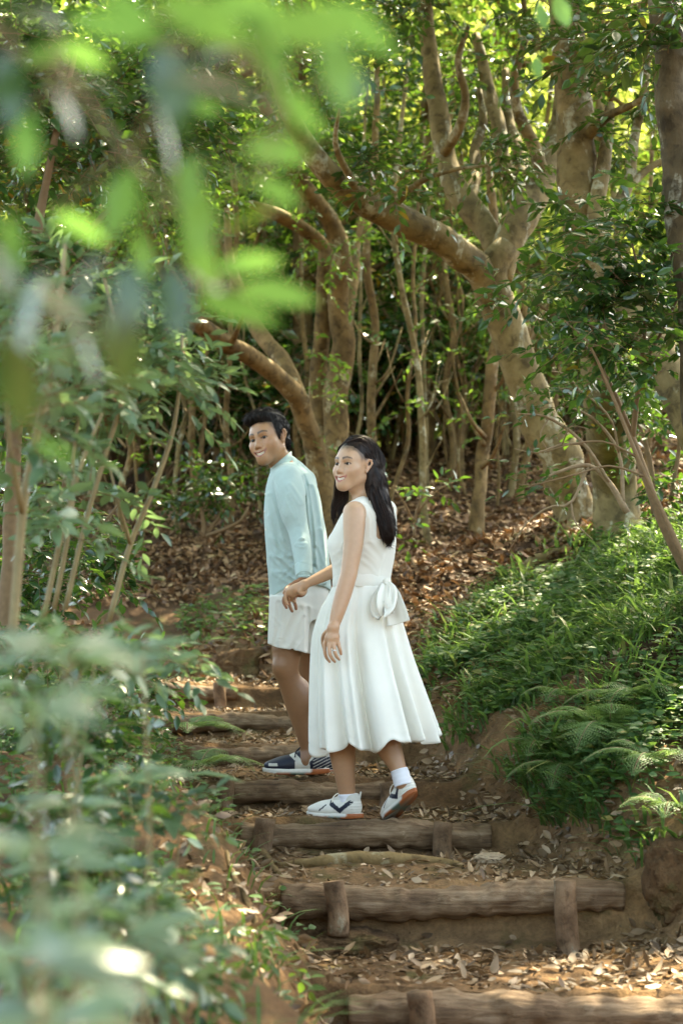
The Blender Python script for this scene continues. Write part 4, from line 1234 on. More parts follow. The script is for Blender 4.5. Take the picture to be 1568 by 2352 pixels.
# ------------------------------------------------------------------ leafy branches close to the lens
def near_branch(label, pts, lv, seed, group='leafy branches hanging close to the camera'):
    kd = .80 if pts[0][2] < 2 else 1.0
    pts = [(a, b_, c_ * kd, w_) for a, b_, c_, w_ in pts]
    lv = [(a, b_, c_ * kd, e_, l_ * 1.0, tn_, v_) for a, b_, c_, e_, l_, tn_, v_ in lv]
    rows = [np.append(P(*p[:3]), p[3] * .5 * M2(p[2])) for p in pts]
    t = thing('leafy_branch', label, 'branch', rows[0][:3], group)
    c = catmull(np.array(rows), 30)
    V, F = tube(c[:, :3], np.maximum(c[:, 3], .0008), 7)
    m = MB(); m.add(V, F)
    r = np.random.default_rng(seed)
    pos, dd, nn, ll, vv, ww = [], [], [], [], [], []
    for (px, py, d, ang, lpx, tn, v) in lv:
        q = P(px, py, d); l = lpx * M2(d)
        a = math.radians(ang)
        dr = np.array([math.cos(a), r.normal(0, .25), -math.sin(a)])
        b0 = q - nrm(dr) * l / 2
        k = np.argmin(np.linalg.norm(c[:, :3] - b0, axis=1))
        s = np.linspace(0, 1, 5)[:, None]
        V, F = tube(c[k, :3] * (1 - s) + b0 * s, np.full(5, .0011), 5); m.add(V, F)
        pos.append(b0); dd.append(dr); ll.append(l); vv.append(v)
        nn.append(np.array([0, -tn, 1.0]) + r.normal(0, .12, 3)); ww.append(r.uniform(.40, .52))
    m.build('twig', MT['twig_green'], t)
    m = MB()
    pos, dd, nn, ll, ww, vv = (np.array(q) for q in (pos, dd, nn, ll, ww, vv))
    for sl, k in ((0, vv >= .42), (1, vv < .42)):
        if k.any(): add_leaves(m, pos[k], dd[k], nn[k], ll[k], (ll * ww)[k], sl, vv[k], hi=True, fold=.2, curl=.15)
    m.build('leaves', [MT['leaf_fore'], MT['leaf_gloss']], t)


# leaves: px, py, d, angle in the picture (degrees, downwards positive), length, tilt towards the camera, tone
near_branch('bright green blurred branch hanging across the top middle', [(300, -260, 1.5, 16), (430, -40, 1.5, 12), (560, 120, 1.45, 9), (640, 280, 1.45, 7), (600, 420, 1.45, 4)], [
    (470, 45, 1.25, 20, 260, -.9, .9), (620, 120, 1.3, 60, 200, -.8, .8), (590, 20, 1.3, 10, 230, -.7, .9), (780, 165, 1.3, 75, 230, -.9, .95), (720, 60, 1.25, -10, 240, -.8, .95), (640, 345, 1.5, 5, 190, -.9, .95),
    (830, 60, 1.35, 30, 230, -.7, .8), (520, 205, 1.35, 8, 300, .5, .15), (400, 215, 1.4, 70, 240, .4, .1), (640, 440, 1.55, 25, 130, -.8, .85), (690, 250, 1.4, 40, 180, -.6, .6), (350, 90, 1.3, 170, 230, .3, .1), (310, 40, 1.35, 30, 220, -.5, .5),
    (395, 120, 1.45, 10, 110, .9, .2), (490, 128, 1.45, 175, 110, .9, .3), (620, 42, 1.4, 80, 90, .9, .3), (830, 195, 1.4, 70, 90, .9, .3), (665, 292, 1.5, 100, 80, .9, .3)], 1)
near_branch('yellow-green blurred branch with pointed leaves left of the middle', [(120, 120, 1.6, 14), (250, 300, 1.6, 10), (360, 430, 1.6, 8), (450, 540, 1.6, 6), (520, 660, 1.6, 4)], [
    (430, 420, 1.5, 100, 150, -.9, .9), (455, 500, 1.55, 80, 190, -.9, .9), (460, 590, 1.6, 60, 170, -.9, .85), (570, 605, 1.65, -15, 170, -.8, .95), (640, 672, 1.7, 3, 190, -.9, .95), (545, 705, 1.65, 10, 210, -.9, .95), (330, 590, 1.6, 75, 120, -.7, .8),
    (275, 470, 1.55, 110, 190, -.8, .8), (185, 520, 1.6, 20, 150, -.7, .7), (470, 245, 1.6, 10, 90, -.7, .8), (330, 500, 1.45, 120, 260, .4, .12), (390, 330, 1.5, 70, 220, .3, .15), (540, 400, 1.6, 20, 150, .3, .2), (400, 690, 1.6, 80, 190, .3, .12), (480, 650, 1.7, 20, 120, .9, .4),
    (560, 500, 1.6, 160, 150, .1, .4)], 2)
near_branch('green blurred branch in the upper left corner', [(-160, -80, 1.5, 14), (0, 80, 1.5, 11), (120, 180, 1.5, 8), (220, 240, 1.5, 5)], [
    (195, 125, 1.55, 15, 130, -.8, .9), (100, 125, 1.5, 170, 120, -.6, .7), (60, 30, 1.4, 20, 240, .3, .1), (240, 60, 1.45, 10, 200, -.6, .6), (120, 45, 1.5, 40, 90, .9, .3), (240, 195, 1.5, 25, 170, .3, .15), (20, 200, 1.45, 80, 200, .2, .1), (60, 330, 1.5, 100, 160, -.3, .5), (160, 260, 1.5, 60, 130, .2, .3)], 3)
near_branch('dark green blurred branch hanging down the left edge', [(-180, 520, 1.5, 14), (0, 640, 1.5, 11), (140, 720, 1.5, 9), (270, 800, 1.5, 5)], [
    (300, 690, 1.45, 85, 190, .2, .1), (282, 800, 1.45, 85, 220, .2, .1), (60, 740, 1.4, 110, 260, .2, .12), (40, 880, 1.4, 80, 240, .2, .12), (140, 700, 1.5, 40, 170, .3, .35), (120, 810, 1.6, 5, 120, .8, .6), (20, 640, 1.4, 60, 200, .1, .2), (200, 800, 1.5, 60, 170, .2, .2), (30, 560, 1.4, 70, 150, -.3, .5),
    (130, 1035, 1.6, 15, 120, -.6, .8), (50, 940, 1.5, 60, 160, .2, .4), (200, 640, 1.5, 120, 150, .3, .3)], 4)
near_branch('few fresh green leaves hanging at the top right', [(1380, -260, 3.0, 10), (1300, -120, 3.0, 7), (1250, -30, 3.0, 4)], [
    (1245, 40, 3, 80, 85, -.8, .9), (1290, 25, 3, 65, 90, -.8, .9), (1232, 155, 3.1, 88, 60, -.6, .9), (1330, -20, 3, 40, 90, -.5, .7)], 5)

# ------------------------------------------------------------------ people: blended volumes turned into one surface
class Field:
    """A list of blended volumes; surface() returns the skin of the whole as vertices and quads."""
    def __init__(self):
        self.pr = []

    def _put(self, op, f, c, r, k):
        self.pr.append((op, f, np.asarray(c, float), float(r), float(k)))

    def cap(self, a, b, ra, rb, k=.02, op='add', sq=None):
        a = np.asarray(a, float); b = np.asarray(b, float)
        ab = b - a; L2 = max(float(ab @ ab), 1e-9)

        def f(p):
            t = np.clip(((p - a) @ ab) / L2, 0, 1)
            return np.linalg.norm(p - a - t[..., None] * ab, axis=-1) - (ra + (rb - ra) * t)
        self._put(op, f, (a + b) / 2, math.sqrt(L2) / 2 + max(ra, rb), k)
        return self

    def chain(self, rows, k=.02, op='add'):
        """One smooth tapering limb through (point, radius) rows."""
        w = np.array([np.append(p, r) for p, r in rows])
        c = catmull(w, max(6, 5 * (len(w) - 1))) if len(w) > 2 else w
        A, Bq = c[:-1, :3], c[1:, :3]; ra, rb = c[:-1, 3], c[1:, 3]
        ab = Bq - A; L2 = np.maximum((ab * ab).sum(1), 1e-9)

        def f(p):
            out = np.full(p.shape[:-1], 9.0)
            pf = p.reshape(-1, 3); pc = (pf[0] + pf[-1]) / 2; ph = np.linalg.norm(pf[-1] - pf[0]) / 2
            t = np.clip(((pc - A) * ab).sum(1) / L2, 0, 1)
            dd = np.linalg.norm(pc - A - t[:, None] * ab, axis=1) - (ra + (rb - ra) * t)
            for i in np.nonzero(dd < dd.min() + 2 * ph + .01)[0]:
                t = np.clip(((p - A[i]) @ ab[i]) / L2[i], 0, 1)
                out = np.minimum(out, np.linalg.norm(p - A[i] - t[..., None] * ab[i], axis=-1) - (ra[i] + (rb[i] - ra[i]) * t))
            return out
        lo, hi = c[:, :3].min(0), c[:, :3].max(0)
        mid = (lo + hi) / 2
        self._put(op, f, mid, (np.linalg.norm(c[:, :3] - mid, axis=1) + c[:, 3]).max(), k)
        return self

    def ell(self, c, rad, R=None, k=.02, op='add'):
        c = np.asarray(c, float); rad = np.asarray(rad, float)

        def f(p):
            q = p - c
            if R is not None: q = q @ R.T
            k0 = np.linalg.norm(q / rad, axis=-1); k1 = np.linalg.norm(q / rad ** 2, axis=-1)
            return k0 * (k0 - 1) / np.maximum(k1, 1e-6)
        self._put(op, f, c, rad.max(), k)
        return self

    def box(self, c, half, R=None, rnd=.005, k=.005, op='sub'):
        c = np.asarray(c, float); half = np.asarray(half, float)

        def f(p):
            q = p - c
            if R is not None: q = q @ R.T
            q = np.abs(q) - half + rnd
            return np.linalg.norm(np.maximum(q, 0), axis=-1) + np.minimum(q.max(-1), 0) - rnd
        self._put(op, f, c, np.linalg.norm(half), k)
        return self

    def loft(self, rows, k=.02, yaw=0.0, op='add', pw=2.0, grow=0.0):
        """rows: (left, right, py, d, half depth) from top to bottom; elliptical levels stacked in z."""
        z, cx, cy, a, b = [], [], [], [], []
        for (l, r, py, d, hd) in rows:
            c = P((l + r) / 2, py, d)
            z.append(c[2]); cx.append(c[0]); cy.append(c[1]); a.append((r - l) / 2 * M2(d) + grow); b.append(hd + grow)
        o = np.argsort(z); z, cx, cy, a, b = (np.array(v)[o] for v in (z, cx, cy, a, b))
        zz = np.linspace(z[0], z[-1], 160)

        def sm(v):
            w = np.interp(zz, z, v)
            kk = np.ones(13) / 13
            return np.convolve(np.pad(w, 6, 'edge'), kk, 'valid')
        cx, cy, a, b = sm(cx), sm(cy), sm(a), sm(b)
        cyw, syw = math.cos(yaw), math.sin(yaw)

        def f(p):
            pz = p[..., 2]
            x = p[..., 0] - np.interp(pz, zz, cx); y = p[..., 1] - np.interp(pz, zz, cy)
            A = np.interp(pz, zz, a); B = np.interp(pz, zz, b)
            q = (np.abs(x / A) ** pw + np.abs(y / B) ** pw) ** (1 / pw)
            g = np.sqrt((x / A ** 2) ** 2 + (y / B ** 2) ** 2)
            dd = q * (q - 1) / np.maximum(g, 1e-5)
            dd = np.where(q < .3, -.7 * np.minimum(A, B), dd)
            over = np.maximum(pz - zz[-1], zz[0] - pz)
            return np.where(over > 0, np.sqrt(np.maximum(dd, 0) ** 2 + over ** 2), np.maximum(dd, over) if True else dd)
        c = np.array([cx.mean(), cy.mean(), (zz[0] + zz[-1]) / 2])
        self._put(op, f, c, math.hypot((zz[-1] - zz[0]) / 2, a.max() + b.max() + abs(cx - cx.mean()).max()), k)
        return self

    def disp(self, f, c, r):
        self._put('disp', f, c, r, 0)
        return self

    def eval(self, p, c=None, hr=0):
        d = np.full(p.shape[:-1], .2)
        rel = range(len(self.pr)) if c is None else np.nonzero(np.linalg.norm(self._c - c, axis=1) < self._r + hr)[0]
        for i_ in rel:
            op, f, pc, pr, k = self.pr[i_]
            v = f(p)
            if op == 'add':
                if k > 0:
                    h = np.maximum(k - np.abs(d - v), 0) / k
                    d = np.minimum(d, v) - h * h * k * .25
                else:
                    d = np.minimum(d, v)
            elif op == 'sub':
                v = -v
                if k > 0:
                    h = np.maximum(k - np.abs(d - v), 0) / k
                    d = np.maximum(d, v) + h * h * k * .25
                else:
                    d = np.maximum(d, v)
            else:
                d = d + v
        return d

    def surface(self, h=.004, smooth=1):
        adds = [(pc, pr) for (op, f, pc, pr, k) in self.pr if op == 'add']
        lo = np.min([c - r for c, r in adds], 0) - 4 * h; hi = np.max([c + r for c, r in adds], 0) + 4 * h
        B = 12
        nb = np.ceil((hi - lo) / (h * B)).astype(int)
        n = nb * B + 1
        D = np.full(n, .2, np.float32)
        g = np.stack(np.meshgrid(*[np.arange(B + 1) * h] * 3, indexing='ij'), -1)
        hr = h * B * .87
        self._c = np.array([q[2] for q in self.pr]); self._r = np.array([q[3] + q[4] * 1.5 + .004 for q in self.pr])
        ac = np.array([q[0] for q in adds]); ar = np.array([q[1] for q in adds])
        for ix in range(nb[0]):
            for iy in range(nb[1]):
                for iz in range(nb[2]):
                    o = lo + np.array([ix, iy, iz]) * B * h
                    c = o + B * h / 2
                    if not (np.linalg.norm(ac - c, axis=1) < ar + hr).any():
                        continue
                    dc = self.eval(c[None], c, hr)[0]
                    if abs(dc) > hr * 2.2 + .02:
                        D[ix * B:ix * B + B + 1, iy * B:iy * B + B + 1, iz * B:iz * B + B + 1] = dc
                        continue
                    D[ix * B:ix * B + B + 1, iy * B:iy * B + B + 1, iz * B:iz * B + B + 1] = self.eval(o + g, c, hr)
        return surface_nets(D, lo, h, smooth)


def surface_nets(D, lo, h, smooth=1):
    n = np.array(D.shape)
    S = D < 0
    cnt = np.zeros(n - 1, np.int8)
    for i in (0, 1):
        for j in (0, 1):
            for k in (0, 1):
                cnt += S[i:n[0] - 1 + i, j:n[1] - 1 + j, k:n[2] - 1 + k]
    act = np.argwhere((cnt > 0) & (cnt < 8))
    idx = np.full(n - 1, -1, np.int64)
    idx[act[:, 0], act[:, 1], act[:, 2]] = np.arange(len(act))
    acc = np.zeros((len(act), 3)); ne = np.zeros(len(act))
    cor = [(i, j, k) for i in (0, 1) for j in (0, 1) for k in (0, 1)]
    for a in cor:
        for ax in range(3):
            if a[ax]: continue
            b = list(a); b[ax] = 1
            va = D[act[:, 0] + a[0], act[:, 1] + a[1], act[:, 2] + a[2]].astype(float)
            vb = D[act[:, 0] + b[0], act[:, 1] + b[1], act[:, 2] + b[2]].astype(float)
            m = (va < 0) != (vb < 0)
            t = np.where(m, va / np.where(m, va - vb, 1), 0)
            p = np.array(a, float)[None] + t[:, None] * (np.array(b, float) - np.array(a, float))[None]
            acc += p * m[:, None]; ne += m
    V = lo + (act + acc / np.maximum(ne, 1)[:, None]) * h
    F = []
    for ax in range(3):
        s0 = [slice(0, n[q] - (1 if q == ax else 0)) for q in range(3)]
        s1 = [slice(1, n[q]) if q == ax else slice(0, n[q]) for q in range(3)]
        ch = np.argwhere(S[tuple(s0)] != S[tuple(s1)])
        u, v = (ax + 1) % 3, (ax + 2) % 3
        ch = ch[(ch[:, u] > 0) & (ch[:, v] > 0) & (ch[:, u] < n[u] - 1) & (ch[:, v] < n[v] - 1)]
        q = []
        for du, dv in ((-1, -1), (0, -1), (0, 0), (-1, 0)):
            c = ch.copy(); c[:, u] += du; c[:, v] += dv
            q.append(idx[c[:, 0], c[:, 1], c[:, 2]])
        q = np.stack(q, -1)
        fl = ~S[ch[:, 0], ch[:, 1], ch[:, 2]]
        q[fl] = q[fl][:, ::-1]
        F.append(q[(q >= 0).all(1)])
    F = np.concatenate(F)
    for _ in range(smooth):
        s = np.zeros_like(V); c = np.zeros(len(V))
        for k in range(4):
            np.add.at(s, F[:, k], V[F[:, (k + 1) % 4]]); np.add.at(c, F[:, k], 1)
            np.add.at(s, F[:, (k + 1) % 4], V[F[:, k]]); np.add.at(c, F[:, (k + 1) % 4], 1)
        V = V * .5 + .5 * s / np.maximum(c, 1)[:, None]
    return V, F


def tone_mat(name, rough=.5, spec=.4, sss=0.0, nz=0, amt=.1, bmp=0, bsc=300, sheen=0.0):
    """A material that takes its own colour from the mesh's stored dye."""
    m, nt, bs, out = new_mat(name)
    a = N_(nt, 'ShaderNodeAttribute', attribute_name='tone')
    c = a.outputs['Color']
    if nz:
        n = noise(nt, nz, 4, .6, objco(nt))
        c = mixc(nt, .8, c, ramp(nt, [(.3, (1 - amt,) * 3), (.7, (1 + amt,) * 3)], n.outputs['Fac']).outputs[0], 'MULTIPLY')
    nt.links.new(c, bs.inputs['Base Color'])
    bs.inputs['Roughness'].default_value = rough
    bs.inputs['Specular IOR Level'].default_value = spec
    if sss:
        bs.inputs['Subsurface Weight'].default_value = sss
        bs.inputs['Subsurface Radius'].default_value = (1, .35, .2)
        bs.inputs['Subsurface Scale'].default_value = .008
    if sheen:
        bs.inputs['Sheen Weight'].default_value = sheen
    if bmp:
        n = noise(nt, bsc, 3, .6, objco(nt))
        bump(nt, bs, n.outputs['Fac'], bmp, .001)
    return m


MT['skin'] = tone_mat('skin', .40, .5, .10, 45, .04, .12, 300)
MT['cloth_blue'] = tone_mat('blue_cotton', .8, .2, 0, 30, .05, .35, 260, .15)
MT['cloth_white'] = tone_mat('white_cloth', .85, .2, 0, 12, .03, .2, 500, .15)
MT['shoe'] = tone_mat('shoe_leather', .5, .4, 0, 40, .06, .1, 200)
MT['sock'] = plain('white_sock', (.78, .78, .84), .9, .2, 0, 0, 0, .3, 400)
MT['eye_white'] = plain('eye_white', (.70, .66, .62), .25, .5)
MT['iris'] = plain('dark_iris', (.012, .008, .006), .12, .6)
MT['teeth'] = plain('teeth', (.86, .81, .70), .35, .5)
MT['metal'] = plain('silver', (.85, .85, .85), .2, .5, metal=1)


def hair_mat(name, c0, c1):
    m, nt, bs, out = new_mat(name)
    a = N_(nt, 'ShaderNodeAttribute', attribute_name='var')
    nt.links.new(ramp(nt, [(0, c0), (1, c1)], a.outputs['Fac']).outputs[0], bs.inputs['Base Color'])
    bs.inputs['Roughness'].default_value = .42
    bs.inputs['Specular IOR Level'].default_value = .22
    return m


MT['hair_black'] = hair_mat('black_hair', (.006, .005, .006), (.022, .016, .014))
MT['hair_brown'] = hair_mat('dark_brown_hair', (.008, .005, .005), (.040, .021, .016))


def head_axes(yaw, pitch, roll):
    """Rows: local x, face direction, up. yaw turns the face to the picture's left, pitch > 0 lifts the chin, roll > 0 leans the crown to the picture's left."""
    f = np.array([-math.sin(yaw), -math.cos(yaw), 0]); u = np.array([0, 0, 1.0])
    x = np.cross(f, u)
    f2 = f * math.cos(pitch) + u * math.sin(pitch); u2 = u * math.cos(pitch) - f * math.sin(pitch)
    x3 = x * math.cos(roll) - u2 * math.sin(roll); u3 = u2 * math.cos(roll) + x * math.sin(roll)
    return np.stack([x3, f2, u3])


def add_head(F, O, R, s, female=False):
    L = lambda x, y, z: O + (np.array([x, y, z]) * s) @ R
    def E(c, r, k, op='add', RR=None): F.ell(L(*c), np.array(r) * s, R if RR is None else RR @ R, k * s, op)
    def C(a, b, ra, rb, k, op='add'): F.cap(L(*a), L(*b), ra * s, rb * s, k * s, op)
    jw = .92 if female else 1.0
    E((0, -.018, .036), (.074, .095, .086), .0)
    E((0, .014, .012), (.066, .078, .080), .03)
    E((0, .020, -.048), (.051 * jw, .064, .060), .03)
    for sx in (-1, 1):
        C((sx * .054 * jw, -.005, -.055), (sx * .018, .066, -.097), .013, .012, .035)
        E((sx * .043, .056, -.022), (.024, .022, .019), .02)
        if female: E((sx * .036, .066, -.038), (.022, .018, .020), .02)
        else: E((sx * .037, .064, -.040), (.018, .016, .02), .018)
    E((0, .070, -.098), (.023, .019, .018), .03)
    for sx in (-1, 1):
        E((sx * .038 * jw, .030, -.038), (.020, .040, .040), .03)
    C((-.034, .073, .021), (.034, .073, .021), .011, .011, .022)
    E((0, .071, -.066), (.033, .023, .026), .022)
    C((0, .081, .010), (0, .101, -.032), .0065, .0095, .014)
    E((0, .1005, -.034), (.0125, .0115, .0105), .006)
    for sx in (-1, 1):
        E((sx * .0125, .090, -.0385), (.0085, .010, .0078), .006)
        E((sx * .006, .0975, -.0465), (.0036, .005, .003), .002, 'sub')
        E((sx * .0315, .088, .001), (.019, .012, .0105), .012, 'sub')
        # lids around the eye, then the slit
        E((sx * .0315, .0700, .0015), (.0158, .0138, .0130), .005)
        E((sx * .0315, .0860, -.0005), (.0176, .0118, .0035 if female else .0036), .0012, 'sub')
    # smile: lips as two bowed rolls with the open slit between them
    up = [(-0.0366, 0.0713, -0.054), (-0.0195, 0.0875, -0.0612), (0.0, 0.0935, -0.0635), (0.0195, 0.0875, -0.0612), (0.0366, 0.0713, -0.054)]
    dn = [(-0.0354, 0.0713, -0.056), (-0.0195, 0.086, -0.0735), (0.0, 0.0915, -0.0795), (0.0195, 0.086, -0.0735), (0.0354, 0.0713, -0.056)]
    md = [(-0.0323, 0.0768, -0.0562), (-0.0177, 0.0895, -0.0668), (0.0, 0.094, -0.071), (0.0177, 0.0895, -0.0668), (0.0323, 0.0768, -0.0562)]
    for q in range(4):
        C(up[q], up[q + 1], .0034 + .001 * (q in (1, 2)), .0034 + .001 * (q in (0, 1, 2)), .004)
        C(dn[q], dn[q + 1], .0040 + .0015 * (q in (1, 2)), .0040 + .0015 * (q in (0, 1)), .004)
    for q in range(4):
        C(md[q], md[q + 1], .0026 + .0036 * (q in (1, 2, 3)), .0026 + .0036 * (q in (0, 1, 2)), .0012, 'sub')
    # ears
    for sx in (-1, 1):
        pts = [(.074, .003, -.030), (.078, -.003, -.022), (.083, -.014, -.006), (.086, -.022, .010), (.084, -.018, .024), (.078, -.004, .026), (.074, .006, .014)]
        for a, b in zip(pts[:-1], pts[1:]):
            C((sx * a[0], a[1], a[2]), (sx * b[0], b[1], b[2]), .0048, .0048, .004)
        E((sx * .076, -.007, .002), (.0055, .014, .024), .006)
        E((sx * .083, -.007, .004), (.004, .0075, .013), .003, 'sub')
        E((sx * .076, .001, -.027), (.006, .008, .009), .004)
    return L


def head_local(V, O, R, s):
    return ((V - O) @ R.T) / s


def skin_tone(V, base, O, R, s, brow, lip, stubble=0.0):
    c = np.tile(np.array(base), (len(V), 1))
    c *= (1 + .08 * vn3(V * 14, 3))[:, None]
    q = head_local(V, O, R, s)
    front = q[:, 1] > .03
    ax = np.abs(q[:, 0])
    # brows
    t = np.clip((ax - .011) / .040, 0, 1)
    zc = .0225 + .0060 * np.sin(t * 2.2) - .0045 * np.maximum(t - .6, 0) * 2
    hw = .0050 * (1 - .55 * t) + .0006
    m = front & (ax > .010) & (ax < .052)
    w = np.where(m, np.clip(1.5 - np.abs(q[:, 2] - zc) / hw, 0, 1), 0)[:, None] * .88
    c = c * (1 - w) + np.array(brow) * w
    # lashes and lid crease
    e = np.sqrt(((ax - .0315) / .0165) ** 2 + ((q[:, 2] + .0005) / .0062) ** 2)
    w = np.where(front & (q[:, 1] > .06) & (q[:, 2] > -.001), np.clip((1.22 - e) * 4, 0, 1), 0)[:, None] * .95
    c = c * (1 - w) + np.array(brow) * .7 * w
    w = np.where(front & (q[:, 1] > .06) & (q[:, 2] <= -.001), np.clip((1.05 - e) * 3, 0, 1), 0)[:, None] * .45
    c = c * (1 - w) + np.array(brow) * w
    # lips
    xx = np.clip(q[:, 0] / .035, -1, 1)
    zu = -.0632 + .0095 * xx ** 2; zl = -.0800 + .0245 * np.abs(xx) ** 2
    w = np.where(front & (q[:, 1] > .066) & (ax < .0355) & (q[:, 2] < zu + .0038) & (q[:, 2] > zl - .0046), 1.0, 0)[:, None] * .8
    c = c * (1 - w) + np.array(lip) * w
    # warm cheeks, nose tip and ears
    w = (np.exp(-(((ax - .040) / .02) ** 2 + ((q[:, 2] + .03) / .02) ** 2)) * (q[:, 1] > .03) + .8 * np.exp(-((ax / .014) ** 2 + ((q[:, 2] + .037) / .012) ** 2)) * (q[:, 1] > .07) + .8 * (ax > .074) * (np.abs(q[:, 2]) < .045))[:, None] * .22
    c = c * (1 - w) + c * np.array([1.12, .72, .62]) * w
    if stubble:
        w = np.where(front & (q[:, 2] < -.050) & (np.abs(q[:, 2] + .068) < .1), stubble, 0)[:, None] * np.clip((-.045 - q[:, 2]) / .02, 0, 1)[:, None]
        lipm = (ax < .035) & (q[:, 2] < -.055) & (q[:, 2] > -.086) & (q[:, 1] > .066)
        w = w * (~lipm)[:, None]
        c = c * (1 - w * .3)
    return np.clip(c, .004, 1)


def hairline(body, V, c, H, O, R, s, dark):
    """Fine down on the skin along the edge of the hair."""
    q = head_local(V, O, R, s)
    w = np.zeros(len(V))
    k = np.nonzero((q[:, 2] > -.03) & (np.linalg.norm(q, axis=1) < .2))[0]
    w[k] = sstep(.010, .0005, H.eval(V[k])) * sstep(-.03, .0, q[k, 2]) * (q[k, 1] > -.02) * (np.abs(q[k, 0]) < .080) * .8
    c = c * (1 - w[:, None]) + np.array(dark) * w[:, None]
    body.data.attributes['tone'].data.foreach_set('color', np.concatenate([c, np.ones((len(c), 1))], 1).astype(np.float32).ravel())


def uv_ball(c, r, R=None, n=20, squash=(1, 1, 1)):
    th = np.linspace(0, 2 * math.pi, n, endpoint=False)[:, None]; ph = np.linspace(.03, math.pi - .03, n)[None]
    p = np.stack([np.cos(th) * np.sin(ph), np.sin(th) * np.sin(ph), np.cos(ph) + 0 * th], -1) * np.array(squash) * r
    if R is not None: p = p @ R
    i = np.arange(n)[:, None]; j = np.arange(n - 1)[None]
    F = np.stack(np.broadcast_arrays(i * n + j, i * n + j + 1, ((i + 1) % n) * n + j + 1, ((i + 1) % n) * n + j), -1).reshape(-1, 4)
    return (p + c).reshape(-1, 3), F


def add_face_parts(t, O, R, s, gaze):
    L = lambda x, y, z: O + (np.array([x, y, z]) * s) @ R
    for sx in (-1, 1):
        c = L(sx * .0315, .0690, .0005)
        m = MB(); V, F = uv_ball(c, .0133 * s); m.add(V, F, 0)
        g = nrm(np.array([gaze[0], 1.0, gaze[1]])) @ R
        V, F = uv_ball(c + g * .0088 * s, .0081 * s, None, 14); m.add(V, F, 1)
        m.build('eye', [MT['eye_white'], MT['iris']], t)
    m = MB()
    xs = np.linspace(-.0305, .0305, 30)
    y = .0905 - 15 * xs ** 2
    top = -.0640 + .0085 * (xs / .0305) ** 2; bot = -.0775 + .0205 * (xs / .0305) ** 2
    gap = 0 * xs
    V = np.concatenate([[L(x, yy - g_ * 2, z) for x, yy, z, g_ in zip(xs, y, top, gap)], [L(x, yy + .001 - g_ * 2, z) for x, yy, z, g_ in zip(xs, y, bot, gap)],
                        [L(x, yy - .004, z) for x, yy, z in zip(xs, y, top)], [L(x, yy - .004, z) for x, yy, z in zip(xs, y, bot)]])
    n = len(xs); k = np.arange(n - 1)
    F = np.concatenate([np.stack([k, k + 1, n + k + 1, n + k], -1), np.stack([2 * n + k, 3 * n + k, 3 * n + k + 1, 2 * n + k + 1], -1), np.stack([n + k, n + k + 1, 3 * n + k + 1, 3 * n + k], -1)])
    m.add(V, F); m.build('teeth', MT['teeth'], t)


def strands(mb, guides, rad, seed, sides=4, jit=.004, n=18, per=10):
    """Hair locks: each guide is a list of points; per copies are scattered round it."""
    r = np.random.default_rng(seed)
    for g in guides:
        g = np.asarray(g, float)
        for q in range(per):
            off = r.normal(0, jit, 3); off2 = r.normal(0, jit * 1.6, 3)
            s = np.linspace(0, 1, len(g))[:, None]
            c = catmull(g + off * (1 - s) + off2 * s + r.normal(0, jit * .25, g.shape), n)
            V, F = tube(c, rad * r.uniform(.6, 1.2) * (1 - .75 * np.linspace(0, 1, n) ** 2.5), sides)
            mb.add(V, F, 0, r.random() ** 1.5)


def fold_disp(strokes, amp_noise=.0, nsc=9, seed=0):
    """Creases of cloth: strokes of (points, width, depth); positive depth sinks the cloth along the stroke and lifts its flanks."""
    st = []
    for rows, w, dep in strokes:
        st.append((np.array([P(*q) for q in rows]), w, dep))
    allp = np.concatenate([s[0] for s in st]) if st else np.zeros((1, 3))

    def f(p):
        out = np.zeros(p.shape[:-1])
        for pts, w, dep in st:
            mn = pts.min(0) - 4 * w; mx = pts.max(0) + 4 * w
            pm = p.reshape(-1, 3)
            if (pm.max(0) < mn).any() or (pm.min(0) > mx).any():
                continue
            dmin = np.full(p.shape[:-1], 9.0)
            for a, b in zip(pts[:-1], pts[1:]):
                ab = b - a
                t = np.clip(((p - a) @ ab) / (ab @ ab), 0, 1)
                q = p - a - t[..., None] * ab
                q[..., 1] *= .35
                dmin = np.minimum(dmin, np.linalg.norm(q, axis=-1))
            x = dmin / w
            out += dep * (np.exp(-x * x) - .55 * np.exp(-((x - 1.7) / .8) ** 2))
        if amp_noise:
            out += amp_noise * (vn3(p * nsc, seed) + .5 * vn3(p * nsc * 2.3, seed + 1))
        return out
    return f



